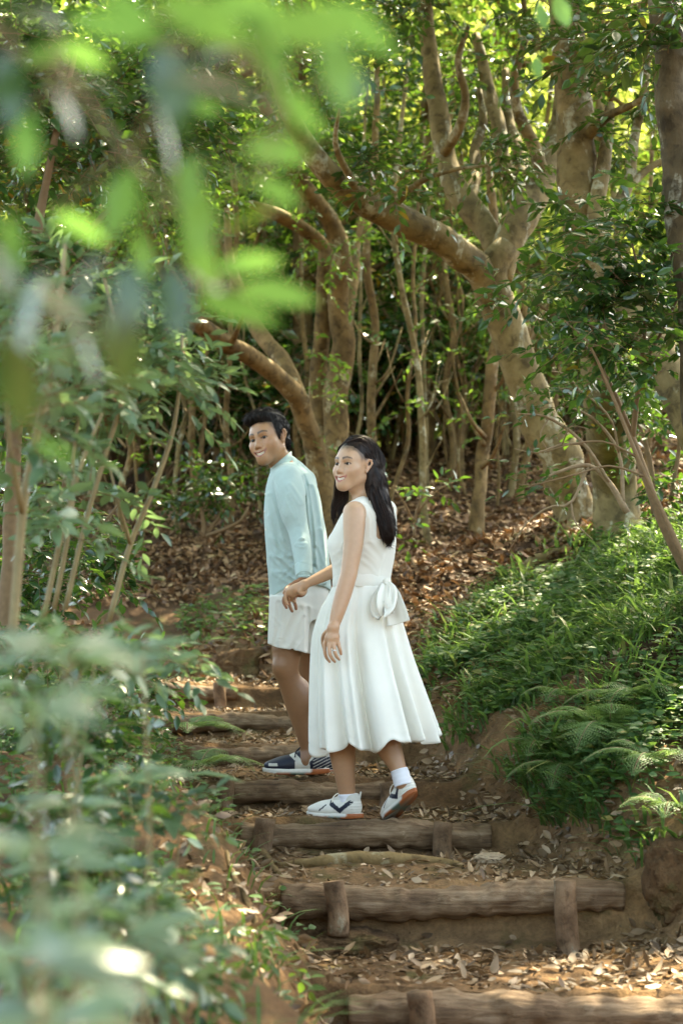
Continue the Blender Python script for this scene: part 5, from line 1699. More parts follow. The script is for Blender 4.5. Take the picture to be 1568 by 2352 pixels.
def comb(mb, V, Fq, n, length, rad, field, seed, lift=.002, keep=None, npt=6):
    """Fine locks lying on a hair surface, combed along field(points, normals)."""
    r = np.random.default_rng(seed)
    tri = V[Fq]
    ctr = tri.mean(1); nor = nrm(np.cross(tri[:, 2] - tri[:, 0], tri[:, 3] - tri[:, 1]))
    out = (nor * (ctr - ctr.mean(0))).sum(1) > -.01
    ok = np.nonzero(out)[0] if keep is None else np.nonzero(keep(ctr) & out)[0]
    ix = r.choice(ok, n)
    c, nn = ctr[ix], nor[ix]
    d = field(c, nn) + r.normal(0, .14, (n, 3))
    d = nrm(d - nn * (d * nn).sum(1)[:, None])
    L = length * r.uniform(.6, 1.3, n); s = np.linspace(0, 1, npt)
    pts = c[:, None] - nn[:, None] * .001 + d[:, None] * (s[None] * L[:, None])[..., None] + nn[:, None] * ((lift * np.sin(s * 2.4)[None] + 0 * L[:, None]) - (s ** 2)[None] * L[:, None] ** 2 * 3.0)[..., None]
    sd = np.cross(d, nn)
    a = np.arange(4) * math.pi / 2
    R_ = rad * r.uniform(.6, 1.3, n)[:, None] * (1 - .8 * s[None] ** 2)
    ring = pts[:, :, None] + (np.cos(a)[None, None, :, None] * sd[:, None, None] + np.sin(a)[None, None, :, None] * nn[:, None, None]) * R_[:, :, None, None]
    f = np.array([[i * 4 + j, i * 4 + (j + 1) % 4, (i + 1) * 4 + (j + 1) % 4, (i + 1) * 4 + j] for i in range(npt - 1) for j in range(4)])
    off = (np.arange(n) * npt * 4)[:, None, None]
    mb.add(ring.reshape(-1, 3), (f[None] + off).reshape(-1, 4), 0, np.repeat(r.random(n) ** 1.6, npt * 4))


# ------------------------------------------------------------------ the man
def J(rows, k=.03):
    return [(P(r[0], r[1], r[2]), r[3]) for r in rows]


def px_r(w, d):
    return w * .5 * M2(d)


def hand(F, wrist, mcps, fingers, thumb, r=.0085, k=.006):
    """Palm from the wrist to four knuckles, four fingers and a thumb, each a chain of bent joints."""
    w = P(*wrist); ms = [P(*m) for m in mcps]
    for i, m in enumerate(ms):
        F.cap(w + (m - w) * .12, m, .016, r * 1.12, .014)
    for i in range(3):
        F.cap(ms[i] * .6 + w * .4, ms[i + 1] * .6 + w * .4, .012, .012, .012)
    for m, fg in zip(ms, fingers):
        pts = [m] + [P(*q) for q in fg]
        rr = [r * 1.08, r, r * .92, r * .78][:len(pts)]
        F.chain(list(zip(pts, rr)), k)
    tp = [w + (P(*thumb[0]) - w) * .35] + [P(*q) for q in thumb]
    F.chain(list(zip(tp, [.014, r * 1.25, r * 1.1, r * .9][:len(tp)])), k)


def shoe(parent, heel, u, w, L, kind, label=None):
    """Trainer with its heel's underside at heel, toes along u, up along w."""
    u = nrm(np.array(u, float)); w = np.array(w, float); w = nrm(w - u * (w @ u)); v = np.cross(w, u)
    R = np.stack([u, v, w]); s = L / .28
    Q = lambda x, y, z: heel + (np.array([x, y, z]) * s) @ R
    F = Field()
    F.ell(Q(.205, 0, .038), np.array([.073, .043, .030]) * s, R, 0)
    F.ell(Q(.135, 0, .048), np.array([.09, .040, .040]) * s, R, .03)
    F.ell(Q(.055, 0, .055), np.array([.055, .036, .050]) * s, R, .03)
    F.cap(Q(.058, 0, .06), Q(.050, 0, .098), .036 * s, .035 * s, .02)
    F.cap(Q(.130, 0, .070), Q(.090, 0, .095), .026 * s, .024 * s, .02)
    F.cap(Q(.012, 0, .10), Q(.006, 0, .125), .006 * s, .005 * s, .006)
    F.cap(Q(.066, 0, .108), Q(.050, 0, .16), .028 * s, .036 * s, .008, 'sub')
    F.box(Q(.14, 0, -.05), np.array([.3, .2, .062]) * s, R, .002, .006)
    V, Fc = F.surface(.0028, 1)
    q = ((V - heel) @ R.T) / s
    white = np.array([.74, .72, .66]); navy = np.array([.012, .016, .034]); pearl = np.array([.60, .58, .52])
    c = np.tile(white, (len(V), 1))
    ay = np.abs(q[:, 1])
    if kind == 'navy':
        c[:] = navy
        vv = np.abs(q[:, 2] - (.045 + .9 * np.abs(q[:, 0] - .105))) < .015
        c[vv & (q[:, 0] > .035) & (q[:, 0] < .165)] = pearl
        c[(q[:, 0] > .075) & (q[:, 0] < .14) & (q[:, 2] < .058) & (q[:, 2] > .02)] = pearl
        c[(q[:, 0] < .055) & (q[:, 2] > .085) & (q[:, 2] < .10)] = pearl
        c[(np.abs(q[:, 0] - .235) < .02) & (np.abs(q[:, 2] - .043) < .006) & (ay > .02)] = pearl
        st = (q[:, 0] < .06) & (np.abs(((q[:, 2] + q[:, 0] * .5) % .014) - .007) < .0016)
        c[st] = pearl
    else:
        c[:] = white
        vv = np.abs(q[:, 2] - (.038 + .75 * np.abs(q[:, 0] - .100))) < .013
        c[vv & (q[:, 0] > .03) & (q[:, 0] < .150)] = navy
        c[(np.abs(q[:, 0] - .185) < .018) & (np.abs(q[:, 2] - .050 + (q[:, 0] - .185) * .8) < .004) & (ay > .015)] = navy
        st = (q[:, 0] < .045) & (np.abs((q[:, 2] % .013) - .0065) < .0018)
        c[st] = pearl
        c[(q[:, 2] > .088)] = pearl
    m = MB(); m.add(V, Fc, 0, None, c)
    o = m.build('shoe', MT['shoe'], parent)
    if label: o['label'] = label
    # sole
    n = 56; t = np.linspace(0, 2 * math.pi, n, endpoint=False)
    x = .138 + .146 * np.cos(t)
    half = np.interp(x, [-.01, .02, .06, .11, .16, .21, .25, .285], [.012, .034, .037, .034, .040, .047, .040, .012])
    y = half * np.sign(np.sin(t)) * np.abs(np.sin(t)) ** .45
    lv = []
    for (z, g) in [(0, .90), (.004, .97), (.014, 1.0), (.024, .99), (.027, .9)]:
        zz = z + .012 * sstep(.2, .285, x) * (1 - z / .03) + .006 * sstep(.05, -.01, x) * (1 - z / .03)
        lv.append(np.stack([.138 + (x - .138) * (.985 + .015 * g), y * g, zz], -1))
    V = heel + (np.concatenate(lv) * s) @ R
    k = np.arange(n); k2 = (k + 1) % n
    Fq = np.concatenate([np.stack([l * n + k, l * n + k2, (l + 1) * n + k2, (l + 1) * n + k], -1) for l in range(4)])
    V = np.vstack([V, Q(.138, 0, .002), Q(.138, 0, .026)])
    tri = np.concatenate([np.stack([np.full(n, 5 * n), k2, k], -1), np.stack([np.full(n, 5 * n + 1), 4 * n + k, 4 * n + k2], -1)])
    gum = np.array([.38, .11, .035])
    q = ((V - heel) @ R.T) / s
    c = np.tile(white, (len(V), 1))
    c[q[:, 2] < .006 + .02 * (np.abs(q[:, 0] - .02) < .05)] = gum
    c[(np.abs(q[:, 0] - .13) < .03) & (q[:, 2] < .008)] = (.10, .14, .11)
    m = MB(); m.add(V, [Fq, tri], 0, None, c)
    m.build('sole', MT['shoe'], o)
    m = MB()
    for i, xx in enumerate((.105, .125, .145, .163)):
        z = np.interp(xx, [.1, .165], [.098, .078])
        a = np.linspace(-1.05, 1.05, 9)
        pts = np.array([Q(xx + .006 * math.sin(b * 2), .026 * math.sin(b), z - .014 + .016 * math.cos(b)) for b in a])
        V, Fc = tube(pts, .0032 * s, 6); m.add(V, Fc)
    for sg in (-1, 1):
        pts = catmull(np.array([Q(.11, 0, .103), Q(.115, sg * .018, .118), Q(.135, sg * .030, .10), Q(.14, sg * .036, .075)]), 12)
        V, Fc = tube(pts, .0026 * s, 6); m.add(V, Fc)
    m.build('laces', MT['lace_dark'] if kind == 'navy' else MT['teeth'], o)
    return o


MT['lace_dark'] = plain('dark_lace', (.02, .022, .035), .8, .2)

mg = P(690, 1790, 8.30)
man = thing('person', 'man in a light blue shirt and white shorts looking back over his shoulder', 'person', (mg[0], mg[1], float(ground_z(mg[0], mg[1]))), 'the couple on the steps')
HO, HS = P(617, 1009, 8.33), 1.04
HR = head_axes(math.radians(33), math.radians(-5), math.radians(11))
B = Field()
mL = add_head(B, HO, HR, HS)
# neck, trunk, arms, legs
B.cap(mL(0, -.032, -.045), P(658, 1078, 8.37), .046, .047, .03)
B.cap(mL(0, -.005, -.075), P(648, 1085, 8.36), .034, .042, .03)
B.cap(P(664, 1112, 8.22), P(696, 1116, 8.47), .045, .045, .05)
B.chain([(P(668, 1120, 8.37), .085), (P(674, 1180, 8.36), .10), (P(684, 1290, 8.36), .09), (P(690, 1365, 8.37), .095)], .05)
B.chain(J([(664, 1105, 8.19, .045), (686, 1222, 8.12, .040), (697, 1318, 8.0, .027), (698, 1334, 7.97, .024)]), .03)
B.chain(J([(698, 1118, 8.48, .042), (703, 1230, 8.58, .038), (690, 1330, 8.6, .03)]), .03)
hand(B, (698, 1332, 7.97), [(667, 1345, 7.93), (662, 1355, 7.94), (667, 1367, 7.95), (676, 1373, 7.97)],
     [[(657, 1352, 7.90), (653, 1362, 7.86)], [(655, 1368, 7.91), (651, 1381, 7.87), (658, 1396, 7.86)], [(663, 1380, 7.92), (666, 1393, 7.88), (671, 1404, 7.87)], [(676, 1384, 7.94), (679, 1391, 7.91), (680, 1399, 7.90)]],
     [(700, 1358, 7.90), (692, 1367, 7.87), (680, 1366, 7.85)], .0092)
B.chain(J([(672, 1385, 8.30, .070), (661, 1470, 8.25, .074), (658, 1515, 8.24, .062), (657, 1540, 8.24, .058), (664, 1560, 8.25, .055), (684, 1612, 8.28, .062), (697, 1670, 8.29, .047), (706, 1720, 8.30, .034), (708, 1750, 8.30, .036)]), .035)
B.ell(P(643, 1530, 8.22), (.030, .035, .040), None, .03)
B.ell(P(693, 1605, 8.28), (.045, .05, .085), None, .04)
B.cap(P(700, 1745, 8.30), P(670, 1772, 8.30), .034, .026, .03)
B.ell(P(715, 1735, 8.28), (.014, .014, .014), None, .02)
B.chain(J([(712, 1390, 8.46, .088), (712, 1480, 8.5, .072), (711, 1540, 8.52, .056), (727, 1610, 8.56, .058), (744, 1690, 8.62, .038), (748, 1735, 8.63, .034), (748, 1750, 8.63, .034)]), .035)
V, Fc = B.surface(.004, 1)
c = skin_tone(V, (.43, .235, .13), HO, HR, HS, (.012, .009, .008), (.30, .10, .08), .35)
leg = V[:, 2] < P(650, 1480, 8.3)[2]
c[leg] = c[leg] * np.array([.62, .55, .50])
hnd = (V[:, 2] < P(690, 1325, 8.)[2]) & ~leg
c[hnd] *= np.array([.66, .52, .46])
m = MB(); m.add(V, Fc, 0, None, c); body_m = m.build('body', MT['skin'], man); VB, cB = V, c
add_face_parts(man, HO, HR, HS, (-.12, -.03))

# hair: cap, swept fringe, locks
H = Field()
def HE(c, r, k, op='add'): H.ell(mL(*c), np.array(r) * HS, HR, k * HS, op)
HE((0, -.026, .046), (.081, .100, .092), 0)
HE((0, .024, .104), (.064, .062, .034), .03)
HE((.016, .058, .102), (.050, .036, .021), .02)
for sx in (-1, 1):
    HE((sx * .066, .004, .020), (.014, .026, .050), .02)
HE((0, -.075, -.02), (.060, .040, .055), .02)
HE((0, .118, .020), (.062, .066, .072), .008, 'sub')
HE((0, .110, -.050), (.11, .086, .085), .010, 'sub')
for sx in (-1, 1):
    HE((sx * .085, -.012, -.016), (.030, .030, .040), .006, 'sub')
HE((0, -.05, -.135), (.12, .12, .072), .01, 'sub')
H.disp(lambda p: .0035 * vn3(((p - HO) @ HR.T) * np.array([150, 28, 60]), 5) + .003 * vn3(((p - HO) @ HR.T) * np.array([60, 14, 30]), 6), mL(0, 0, .05), .2)
V, Fc = H.surface(.003, 1)
hairline(body_m, VB, cB, H, HO, HR, HS, (.014, .011, .010))
m = MB(); m.add(V, Fc, 0, np.clip(.35 + vn3(((V - HO) @ HR.T) * np.array([160, 30, 60]), 8), 0, 1))


def man_comb(c, n):
    q = head_local(c, HO, HR, HS); nl = n @ HR.T
    top = sstep(.25, .7, nl[:, 2]) * (q[:, 1] > -.06)
    d = np.stack([.45 + 0 * q[:, 0], .75 + 0 * q[:, 0], .05 + 0 * q[:, 0]], -1) * top[:, None] + np.stack([0 * q[:, 0], -.45 + .3 * (q[:, 1] > .02), -1 + 0 * q[:, 0]], -1) * (1 - top)[:, None]
    return d @ HR


comb(m, V, Fc, 2600, .026, .0011, man_comb, 4, .0025, lambda c: head_local(c, HO, HR, HS)[:, 2] > -.05)
comb(m, V, Fc, 240, .024, .0008, man_comb, 6, .010, lambda c: head_local(c, HO, HR, HS)[:, 2] > .10)
m.build('hair', MT['hair_black'], man)

# shirt
S = Field()
SB = (.44, .565, .555)
S.loft([(640, 684, 1068, 8.37, .075), (622, 708, 1080, 8.36, .13), (615, 722, 1100, 8.36, .165), (609, 733, 1130, 8.36, .175), (606, 741, 1172, 8.36, .172), (608, 749, 1220, 8.36, .168), (612, 755, 1270, 8.36, .166),
        (615, 758, 1320, 8.36, .168), (618, 760, 1352, 8.37, .170), (619, 760, 1385, 8.37, .170)], 0, pw=2.3)
S.cap(P(668, 1086, 8.34), P(662, 1102, 8.22), .042, .060, .03)
S.chain(J([(661, 1100, 8.19, .068), (666, 1130, 8.16, .068), (673, 1175, 8.13, .060), (685, 1218, 8.11, .049), (693, 1262, 8.06, .044), (697, 1298, 8.02, .039), (698, 1322, 7.985, .036)]), .028)
S.cap(P(668, 1060, 8.39), P(702, 1100, 8.46), .028, .046, .04)
S.chain(J([(698, 1122, 8.45, .055), (704, 1230, 8.56, .052), (695, 1320, 8.58, .04)]), .03)
# neck opening, cuffs, curved hem
S.cap(mL(0, -.02, -.05), P(656, 1080, 8.36), .046, .049, .006, 'sub')
S.box(P(699, 1352, 7.97), (.06, .08, .058), None, .004, .004)
S.box(P(700, 1358, 8.60), (.06, .07, .06), None, .004, .004)


def hemcut(p):
    px, py = proj(p)
    a = np.clip((px - 690) / 70, -1, 1)
    hem = 1344 + np.where(a < 0, 34 * np.abs(a) ** 1.3, 14 * a ** 1.5) + np.clip((p[..., 1] - 8.36) / .15, -1, 1) * 8
    return (hem - py) * M2(8.36)


S._put('sub', hemcut, P(690, 1390, 8.37), .24, .004)
S.disp(fold_disp([
    ([(613, 1140, 8.2), (624, 1180, 8.18), (638, 1235, 8.18), (644, 1270, 8.18)], 0.0123, 0.0101), ([(612, 1190, 8.2), (630, 1230, 8.18), (660, 1270, 8.18)], 0.0104, 0.0101), ([(612, 1235, 8.2), (640, 1268, 8.18), (672, 1290, 8.18)], 0.0104, 0.0101),
    ([(617, 1275, 8.2), (645, 1295, 8.18), (676, 1322, 8.18)], 0.0095, 0.0101), ([(620, 1315, 8.2), (645, 1320, 8.18), (672, 1338, 8.18)], 0.0095, 0.0087), ([(622, 1345, 8.2), (640, 1335, 8.18), (668, 1310, 8.18)], 0.0076, 0.0072),
    ([(650, 1120, 8.05), (668, 1160, 8.05), (686, 1200, 8.02), (694, 1230, 8.0)], 0.0085, 0.0087), ([(664, 1112, 8.05), (690, 1150, 8.05), (700, 1190, 8.0)], 0.0095, 0.0087), ([(645, 1140, 8.05), (655, 1180, 8.05), (668, 1215, 8.0)], 0.0076, 0.0072),
    ([(655, 1200, 8.0), (680, 1212, 8.0), (712, 1212, 8.0)], 0.0066, 0.0087), ([(664, 1226, 8.0), (690, 1236, 8.0), (716, 1228, 8.0)], 0.0057, 0.0094), ([(668, 1248, 8.0), (695, 1252, 8.0), (716, 1240, 8.0)], 0.0057, 0.0087),
    ([(674, 1268, 7.95), (695, 1276, 7.95), (716, 1262, 7.95)], 0.0057, 0.0087), ([(676, 1288, 7.95), (700, 1288, 7.95), (716, 1280, 7.95)], 0.0047, 0.0072),
    ([(716, 1120, 8.2), (727, 1180, 8.2), (735, 1250, 8.2), (738, 1330, 8.2)], 0.0133, 0.0130), ([(700, 1092, 8.2), (711, 1150, 8.2), (718, 1220, 8.2), (722, 1300, 8.2)], 0.0066, 0.0116), ([(735, 1220, 8.2), (744, 1270, 8.2), (750, 1330, 8.2)], 0.0104, 0.0116),
    ([(726, 1260, 8.2), (736, 1290, 8.2), (752, 1310, 8.2)], 0.0085, 0.0087), ([(720, 1300, 8.2), (735, 1318, 8.2), (752, 1340, 8.2)], 0.0085, 0.0087), ([(682, 1066, 8.3), (702, 1090, 8.3), (716, 1112, 8.3)], 0.0038, 0.0058), ([(624, 1104, 8.2), (634, 1130, 8.1), (639, 1165, 8.1)], 0.0047, 0.0058)], .0035, 11, 3), P(684, 1220, 8.33), .5)
V, Fc = S.surface(.004, 1)
m = MB(); m.add(V, Fc, 0, None, np.tile(np.array(SB), (len(V), 1)))
sh = m.build('shirt', MT['cloth_blue'], man)
cu = catmull(np.array([np.append(P(696.3, 1300, 8.02), .0385), np.append(P(697.5, 1313, 8.0), .0390), np.append(P(698.6, 1327, 7.98), .0380)]), 9)
V, Fc = tube(np.vstack([cu[:, :3], cu[-1:, :3] + [0, .0, .002], cu[-1:, :3] + [0, 0, .012]]), np.append(cu[:, 3], [.035, .032]), 28, .02, 3)
m = MB(); m.add(V, Fc, 0, None, np.tile(np.array(SB) * 1.02, (len(V), 1))); m.build('cuff', MT['cloth_blue'], sh)
th = np.linspace(0, 6.28, 10)
for q, (px, py, d) in enumerate([(609, 1135, 8.30), (607, 1175, 8.30), (610, 1216, 8.30)]):
    m = MB(); V, Fc = uv_ball(P(px + 1, py, d), .0055, None, 10, (1, .5, 1)); m.add(V, Fc); m.build('button', MT['teeth'], sh)
# collar band, open towards the front
th = np.linspace(-2.55, 2.55, 50)
ring = []
for (up_, g) in ((-13, 1.08), (6, 1.0), (6, .93), (-13, 1.0)):
    rr = []
    for a in th:
        X = math.cos(a); Y = math.sin(a)
        px = 643 + 26.5 * X * g; py = 1063 - 20 * X - up_ - 3 * (X < 0) * X
        rr.append(P(px, py, 8.355 + .064 * Y * g))
    ring.append(rr)
V = np.array(ring).reshape(-1, 3); n = len(th); k = np.arange(n - 1)
Fq = np.concatenate([np.stack([l * n + k, l * n + k + 1, ((l + 1) % 4) * n + k + 1, ((l + 1) % 4) * n + k], -1) for l in range(4)])
m = MB(); m.add(V, Fq, 0, None, np.tile(np.array(SB) * .97, (len(V), 1))); m.build('collar', MT['cloth_blue'], man)

# shorts
T = Field()
T.loft([(624, 754, 1335, 8.37, .150), (621, 756, 1370, 8.37, .155), (619, 752, 1400, 8.37, .155), (622, 748, 1425, 8.37, .14)], 0, pw=2.3)
T.loft([(620, 712, 1370, 8.27, .12), (617, 710, 1420, 8.26, .118), (615, 706, 1470, 8.25, .116), (614, 705, 1512, 8.25, .116)], .03, pw=2.2)
T.loft([(668, 752, 1370, 8.47, .12), (672, 744, 1420, 8.48, .115), (676, 742, 1470, 8.5, .112), (676, 742, 1512, 8.51, .112)], .03, pw=2.2)


def shortcut(p):
    px, py = proj(p)
    hem = 1481 + 19 * np.clip((px - 618) / 88, 0, 1.2) + 1 * np.sin(px * .11)
    return (hem - py) * M2(8.3)


T._put('sub', shortcut, P(680, 1520, 8.37), .26, .003)
T.loft([(626, 696, 1455, 8.25, .096), (624, 695, 1540, 8.25, .096)], .004, op='sub', pw=2.2)
T.disp(fold_disp([([(640, 1385, 8.15), (636, 1430, 8.13), (632, 1478, 8.13)], .010, .005), ([(690, 1400, 8.15), (668, 1440, 8.12), (652, 1480, 8.12)], .014, .006), ([(624, 1420, 8.15), (640, 1440, 8.13), (630, 1470, 8.13)], .008, .005),
                  ([(700, 1420, 8.16), (690, 1460, 8.14), (672, 1488, 8.14)], .010, .005), ([(620, 1466, 8.15), (660, 1470, 8.12), (704, 1484, 8.14)], .004, .003), ([(706, 1400, 8.2), (708, 1450, 8.2), (706, 1490, 8.2)], .010, .006)], .0015, 16, 6), P(684, 1430, 8.35), .4)
V, Fc = T.surface(.004, 1)
m = MB(); m.add(V, Fc, 0, None, np.tile(np.array((.70, .68, .63)), (len(V), 1))); m.build('shorts', MT['cloth_white'], man)
hz = float(ground_z(P(680, 1790, 8.3)[0], 8.3))
heel = P(752, 1788, 8.30); heel[2] = float(ground_z(heel[0], heel[1])) + .004
shoe(man, heel, (-1, .04, .0), (0, 0, 1), .298, 'navy')
heel = P(775, 1776, 8.62); heel[2] = float(ground_z(heel[0], heel[1])) + .004
shoe(man, heel, (-1, .10, .0), (0, 0, 1), .298, 'navy')

# ------------------------------------------------------------------ the woman
wg = P(790, 1880, 7.62)
wom = thing('person', 'smiling woman in a white sleeveless dress, walking up the steps with long dark hair', 'person', (wg[0], wg[1], float(ground_z(wg[0], wg[1]))), 'the couple on the steps')
WO, WS = P(814, 1070, 7.60), .955
WR = head_axes(math.radians(43), math.radians(2), math.radians(-2))
B = Field()
wL = add_head(B, WO, WR, WS, True)
B.cap(wL(0, -.030, -.045), P(848, 1150, 7.65), .042, .050, .03)
B.cap(wL(0, .0, -.07), P(838, 1150, 7.64), .030, .045, .03)
B.cap(P(815, 1176, 7.51), P(850, 1152, 7.64), .042, .036, .04)
B.cap(P(886, 1172, 7.76), P(852, 1152, 7.66), .042, .036, .04)
TORSO = [(815, 898, 1158, 7.65, .085), (790, 906, 1176, 7.64, .112), (777, 907, 1200, 7.64, .118), (763, 907, 1228, 7.64, .12), (757, 905, 1254, 7.64, .118), (761, 902, 1280, 7.64, .106), (767, 897, 1305, 7.64, .096), (768, 893, 1330, 7.64, .094), (774, 888, 1360, 7.64, .090), (766, 895, 1420, 7.64, .10), (765, 900, 1480, 7.64, .10)]
B.loft(TORSO, .04)
# arms
B.chain(J([(813, 1178, 7.48, .047), (813, 1200, 7.47, .0475), (811, 1250, 7.45, .042), (803, 1305, 7.43, .0365), (799, 1325, 7.42, .036), (787, 1368, 7.40, .0345), (776, 1405, 7.38, .030), (767, 1437, 7.37, .0225)]), .025)
B.ell(P(765, 1441, 7.355), (.024, .018, .022), None, .012)
hand(B, (765, 1440, 7.365), [(745, 1480, 7.37), (755, 1482, 7.345), (766, 1481, 7.345), (776, 1477, 7.36)],
     [[(746, 1498, 7.365), (750, 1511, 7.37), (757, 1520, 7.375)], [(757, 1501, 7.335), (762, 1512, 7.34), (769, 1520, 7.35)], [(769, 1498, 7.335), (773, 1508, 7.34), (779, 1515, 7.35)], [(780, 1490, 7.355), (782, 1497, 7.36), (783, 1503, 7.365)]],
     [(744, 1458, 7.41), (741, 1474, 7.43), (744, 1490, 7.43)], .0078)
B.chain(J([(888, 1178, 7.78, .044), (850, 1260, 7.86, .038), (795, 1296, 7.87, .033), (770, 1309, 7.85, .031), (735, 1326, 7.82, .026), (702, 1341, 7.79, .0185)]), .025)
hand(B, (701, 1342, 7.79), [(667, 1351, 7.80), (661, 1357, 7.795), (665, 1364, 7.80), (673, 1368, 7.81)],
     [[(658, 1354, 7.83), (652, 1362, 7.845)], [(656, 1366, 7.80), (656, 1378, 7.80), (661, 1388, 7.80)], [(661, 1373, 7.83), (664, 1380, 7.85)], [(671, 1377, 7.84), (675, 1382, 7.86)]],
     [(688, 1359, 7.78), (697, 1364, 7.785), (702, 1360, 7.80)], .0078)
# legs
B.chain(J([(795, 1470, 7.60, .085), (790, 1590, 7.58, .062), (783, 1640, 7.59, .054), (784, 1700, 7.61, .060), (786, 1730, 7.62, .056), (791, 1775, 7.62, .045), (796, 1820, 7.63, .036), (798, 1855, 7.63, .034)]), .03)
B.chain(J([(868, 1470, 7.68, .085), (862, 1600, 7.66, .062), (866, 1650, 7.63, .056), (886, 1700, 7.58, .060), (898, 1728, 7.56, .050), (914, 1765, 7.53, .035), (922, 1795, 7.515, .034)]), .03)
V, Fc = B.surface(.004, 1)
c = skin_tone(V, (.55, .345, .225), WO, WR, WS, (.03, .018, .014), (.42, .11, .10))
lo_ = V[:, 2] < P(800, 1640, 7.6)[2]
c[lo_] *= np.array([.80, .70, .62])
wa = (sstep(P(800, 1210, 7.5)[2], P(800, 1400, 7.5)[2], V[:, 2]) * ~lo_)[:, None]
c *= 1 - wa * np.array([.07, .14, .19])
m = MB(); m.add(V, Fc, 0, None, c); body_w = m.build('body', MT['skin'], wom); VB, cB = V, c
add_face_parts(wom, WO, WR, WS, (.10, .02))
m = MB(); V, Fc = uv_ball(wL(-.081, .003, -.032), .0026); m.add(V, Fc); m.build('ear_stud', MT['metal'], wom)
m = MB()
a = np.linspace(0, 2 * math.pi, 20)
rc = P(767.3, 1494, 7.337)
V, Fc = tube(np.stack([rc[0] + .0098 * np.cos(a), rc[1] + .0098 * np.sin(a), rc[2] + .001 * np.cos(a)], -1), .0016, 6); m.add(V, Fc)
V, Fc = uv_ball(rc + [0, -.011, 0], .0036, None, 8); m.add(V, Fc); m.build('ring', MT['metal'], wom)

# hair: cap with a parting, the fall behind the back, the lock before the far shoulder
H = Field()
def WE(c, r, k, op='add'): H.ell(wL(*c), np.array(r) * WS, WR, k * WS, op)
WE((0, -.026, .044), (.082, .102, .092), 0)
WE((0, -.070, -.03), (.070, .055, .085), .03)
WE((.070, .004, -.01), (.018, .040, .085), .02)
WE((0, .128, -.002), (.060, .072, .080), .010, 'sub')
WE((0, .112, -.07), (.115, .090, .105), .010, 'sub')
WE((-.088, .016, -.018), (.032, .034, .048), .008, 'sub')
WE((-.05, .062, .0), (.05, .034, .065), .008, 'sub')
WE((.01, .05, .148), (.0035, .09, .02), .008, 'sub')
fall = [(853, 1075, 7.60, .040), (861, 1110, 7.60, .044), (868, 1150, 7.585, .043), (880, 1190, 7.56, .036), (888, 1218, 7.545, .028), (892, 1238, 7.54, .016)]
for a_, b_ in zip(fall[:-1], fall[1:]):
    H.cap(P(*a_[:3]), P(*b_[:3]), a_[3], b_[3], .03)
H.disp(lambda p: .0025 * vn3(p * np.array([70, 70, 5]), 5) + .002 * vn3(p * np.array([160, 160, 14]), 6), WO - [0, 0, .1], .5)
V, Fc = H.surface(.0035, 1)
hairline(body_w, VB, cB, H, WO, WR, WS, (.02, .013, .011))
m = MB(); m.add(V, Fc, 0, np.clip(.3 + vn3(V * np.array([120, 120, 8]), 8), 0, 1))


def wom_comb(c, n):
    q = head_local(c, WO, WR, WS)
    sg = np.where(q[:, 0] > .008, 1.0, -1.0)
    tp = sstep(.06, .12, q[:, 2])
    d = (np.stack([sg * .9, -.55 + 0 * sg, -.2 + 0 * sg], -1) * tp[:, None] + np.stack([0 * sg, -.75 + 0 * sg, -.8 + 0 * sg], -1) * (1 - tp)[:, None]) @ WR
    dn = np.tile(np.array([.12, .05, -1.0]), (len(c), 1))
    w = sstep(-.01, -.06, q[:, 2])[:, None]
    return d * (1 - w) + dn * w


comb(m, V, Fc, 3400, .045, .0011, wom_comb, 4, .0012, lambda c: ~((head_local(c, WO, WR, WS)[:, 1] > .035) & (head_local(c, WO, WR, WS)[:, 2] < .108)) & (head_local(c, WO, WR, WS)[:, 0] > -.2))
r = np.random.default_rng(14)
gd = []
for q in range(70):                                      # from the parting over the near side, behind the ear and down the back
    y0 = r.uniform(-.10, .062)
    rz = lambda x, y: .044 + .093 * math.sqrt(max(.02, 1 - (x / .084) ** 2 - ((y + .026) / .104) ** 2))
    y1 = y0 * .7 - .03; x1 = -.050
    p0 = np.array([-.004, y0, rz(-.004, y0)]); p1 = np.array([x1, y1, rz(x1, y1)])
    p2 = np.array([-.079, min(y1 - .012, -.030), .022 + r.uniform(-.01, .02)]); p3 = np.array([-.074, -.050 + r.uniform(-.02, .005), -.04])
    e = r.uniform(0, 1)
    w4 = P(846 + 26 * e, 1125, 7.54 + .04 * r.random()); w5 = P(852 + 36 * e, 1165, 7.525 + .03 * r.random()); w6 = P(870 + 32 * e, 1205, 7.51 + .03 * r.random()); w7 = P(880 + 22 * e, 1240 + r.normal(0, 5), 7.51 + .03 * r.random())
    gd.append([wL(*p0), wL(*p1), wL(*p2), wL(*p3), w4, w5, w6, w7])
for q in range(44):                                      # back of the head, the right outline
    e = r.uniform(0, 1)
    p0 = np.array([r.uniform(-.05, .03), r.uniform(-.09, -.03), .13]); p0[2] = rz(p0[0], p0[1])
    p1 = np.array([r.uniform(-.06, .0), -.122, .03])
    gd.append([wL(*p0), wL(*p1), P(872 + 8 * e, 1098, 7.56 + .05 * e), P(876 + 14 * e, 1140, 7.55 + .04 * e), P(886 + 15 * e, 1185, 7.53 + .04 * e), P(893 + 14 * e, 1222 + r.normal(0, 7), 7.52 + .04 * e)])
for q in range(34):                                      # far side lock, seen left of the face and under the chin
    y0 = r.uniform(-.03, .06); e = r.random()
    p0 = np.array([.006, y0, rz(.006, y0)]); p1 = np.array([.062, y0 * .6 + .012, .07]); p2 = np.array([.078, .022 + r.uniform(-.02, .01), -.01])
    gd.append([wL(*p0), wL(*p1), wL(*p2), P(770 + 26 * e, 1110, 7.66), P(766 + 32 * e, 1145, 7.68), P(763 + 26 * e * e, 1172 + r.normal(0, 5), 7.69), P(764 + 16 * e * e, 1190 + r.normal(0, 12), 7.69)])
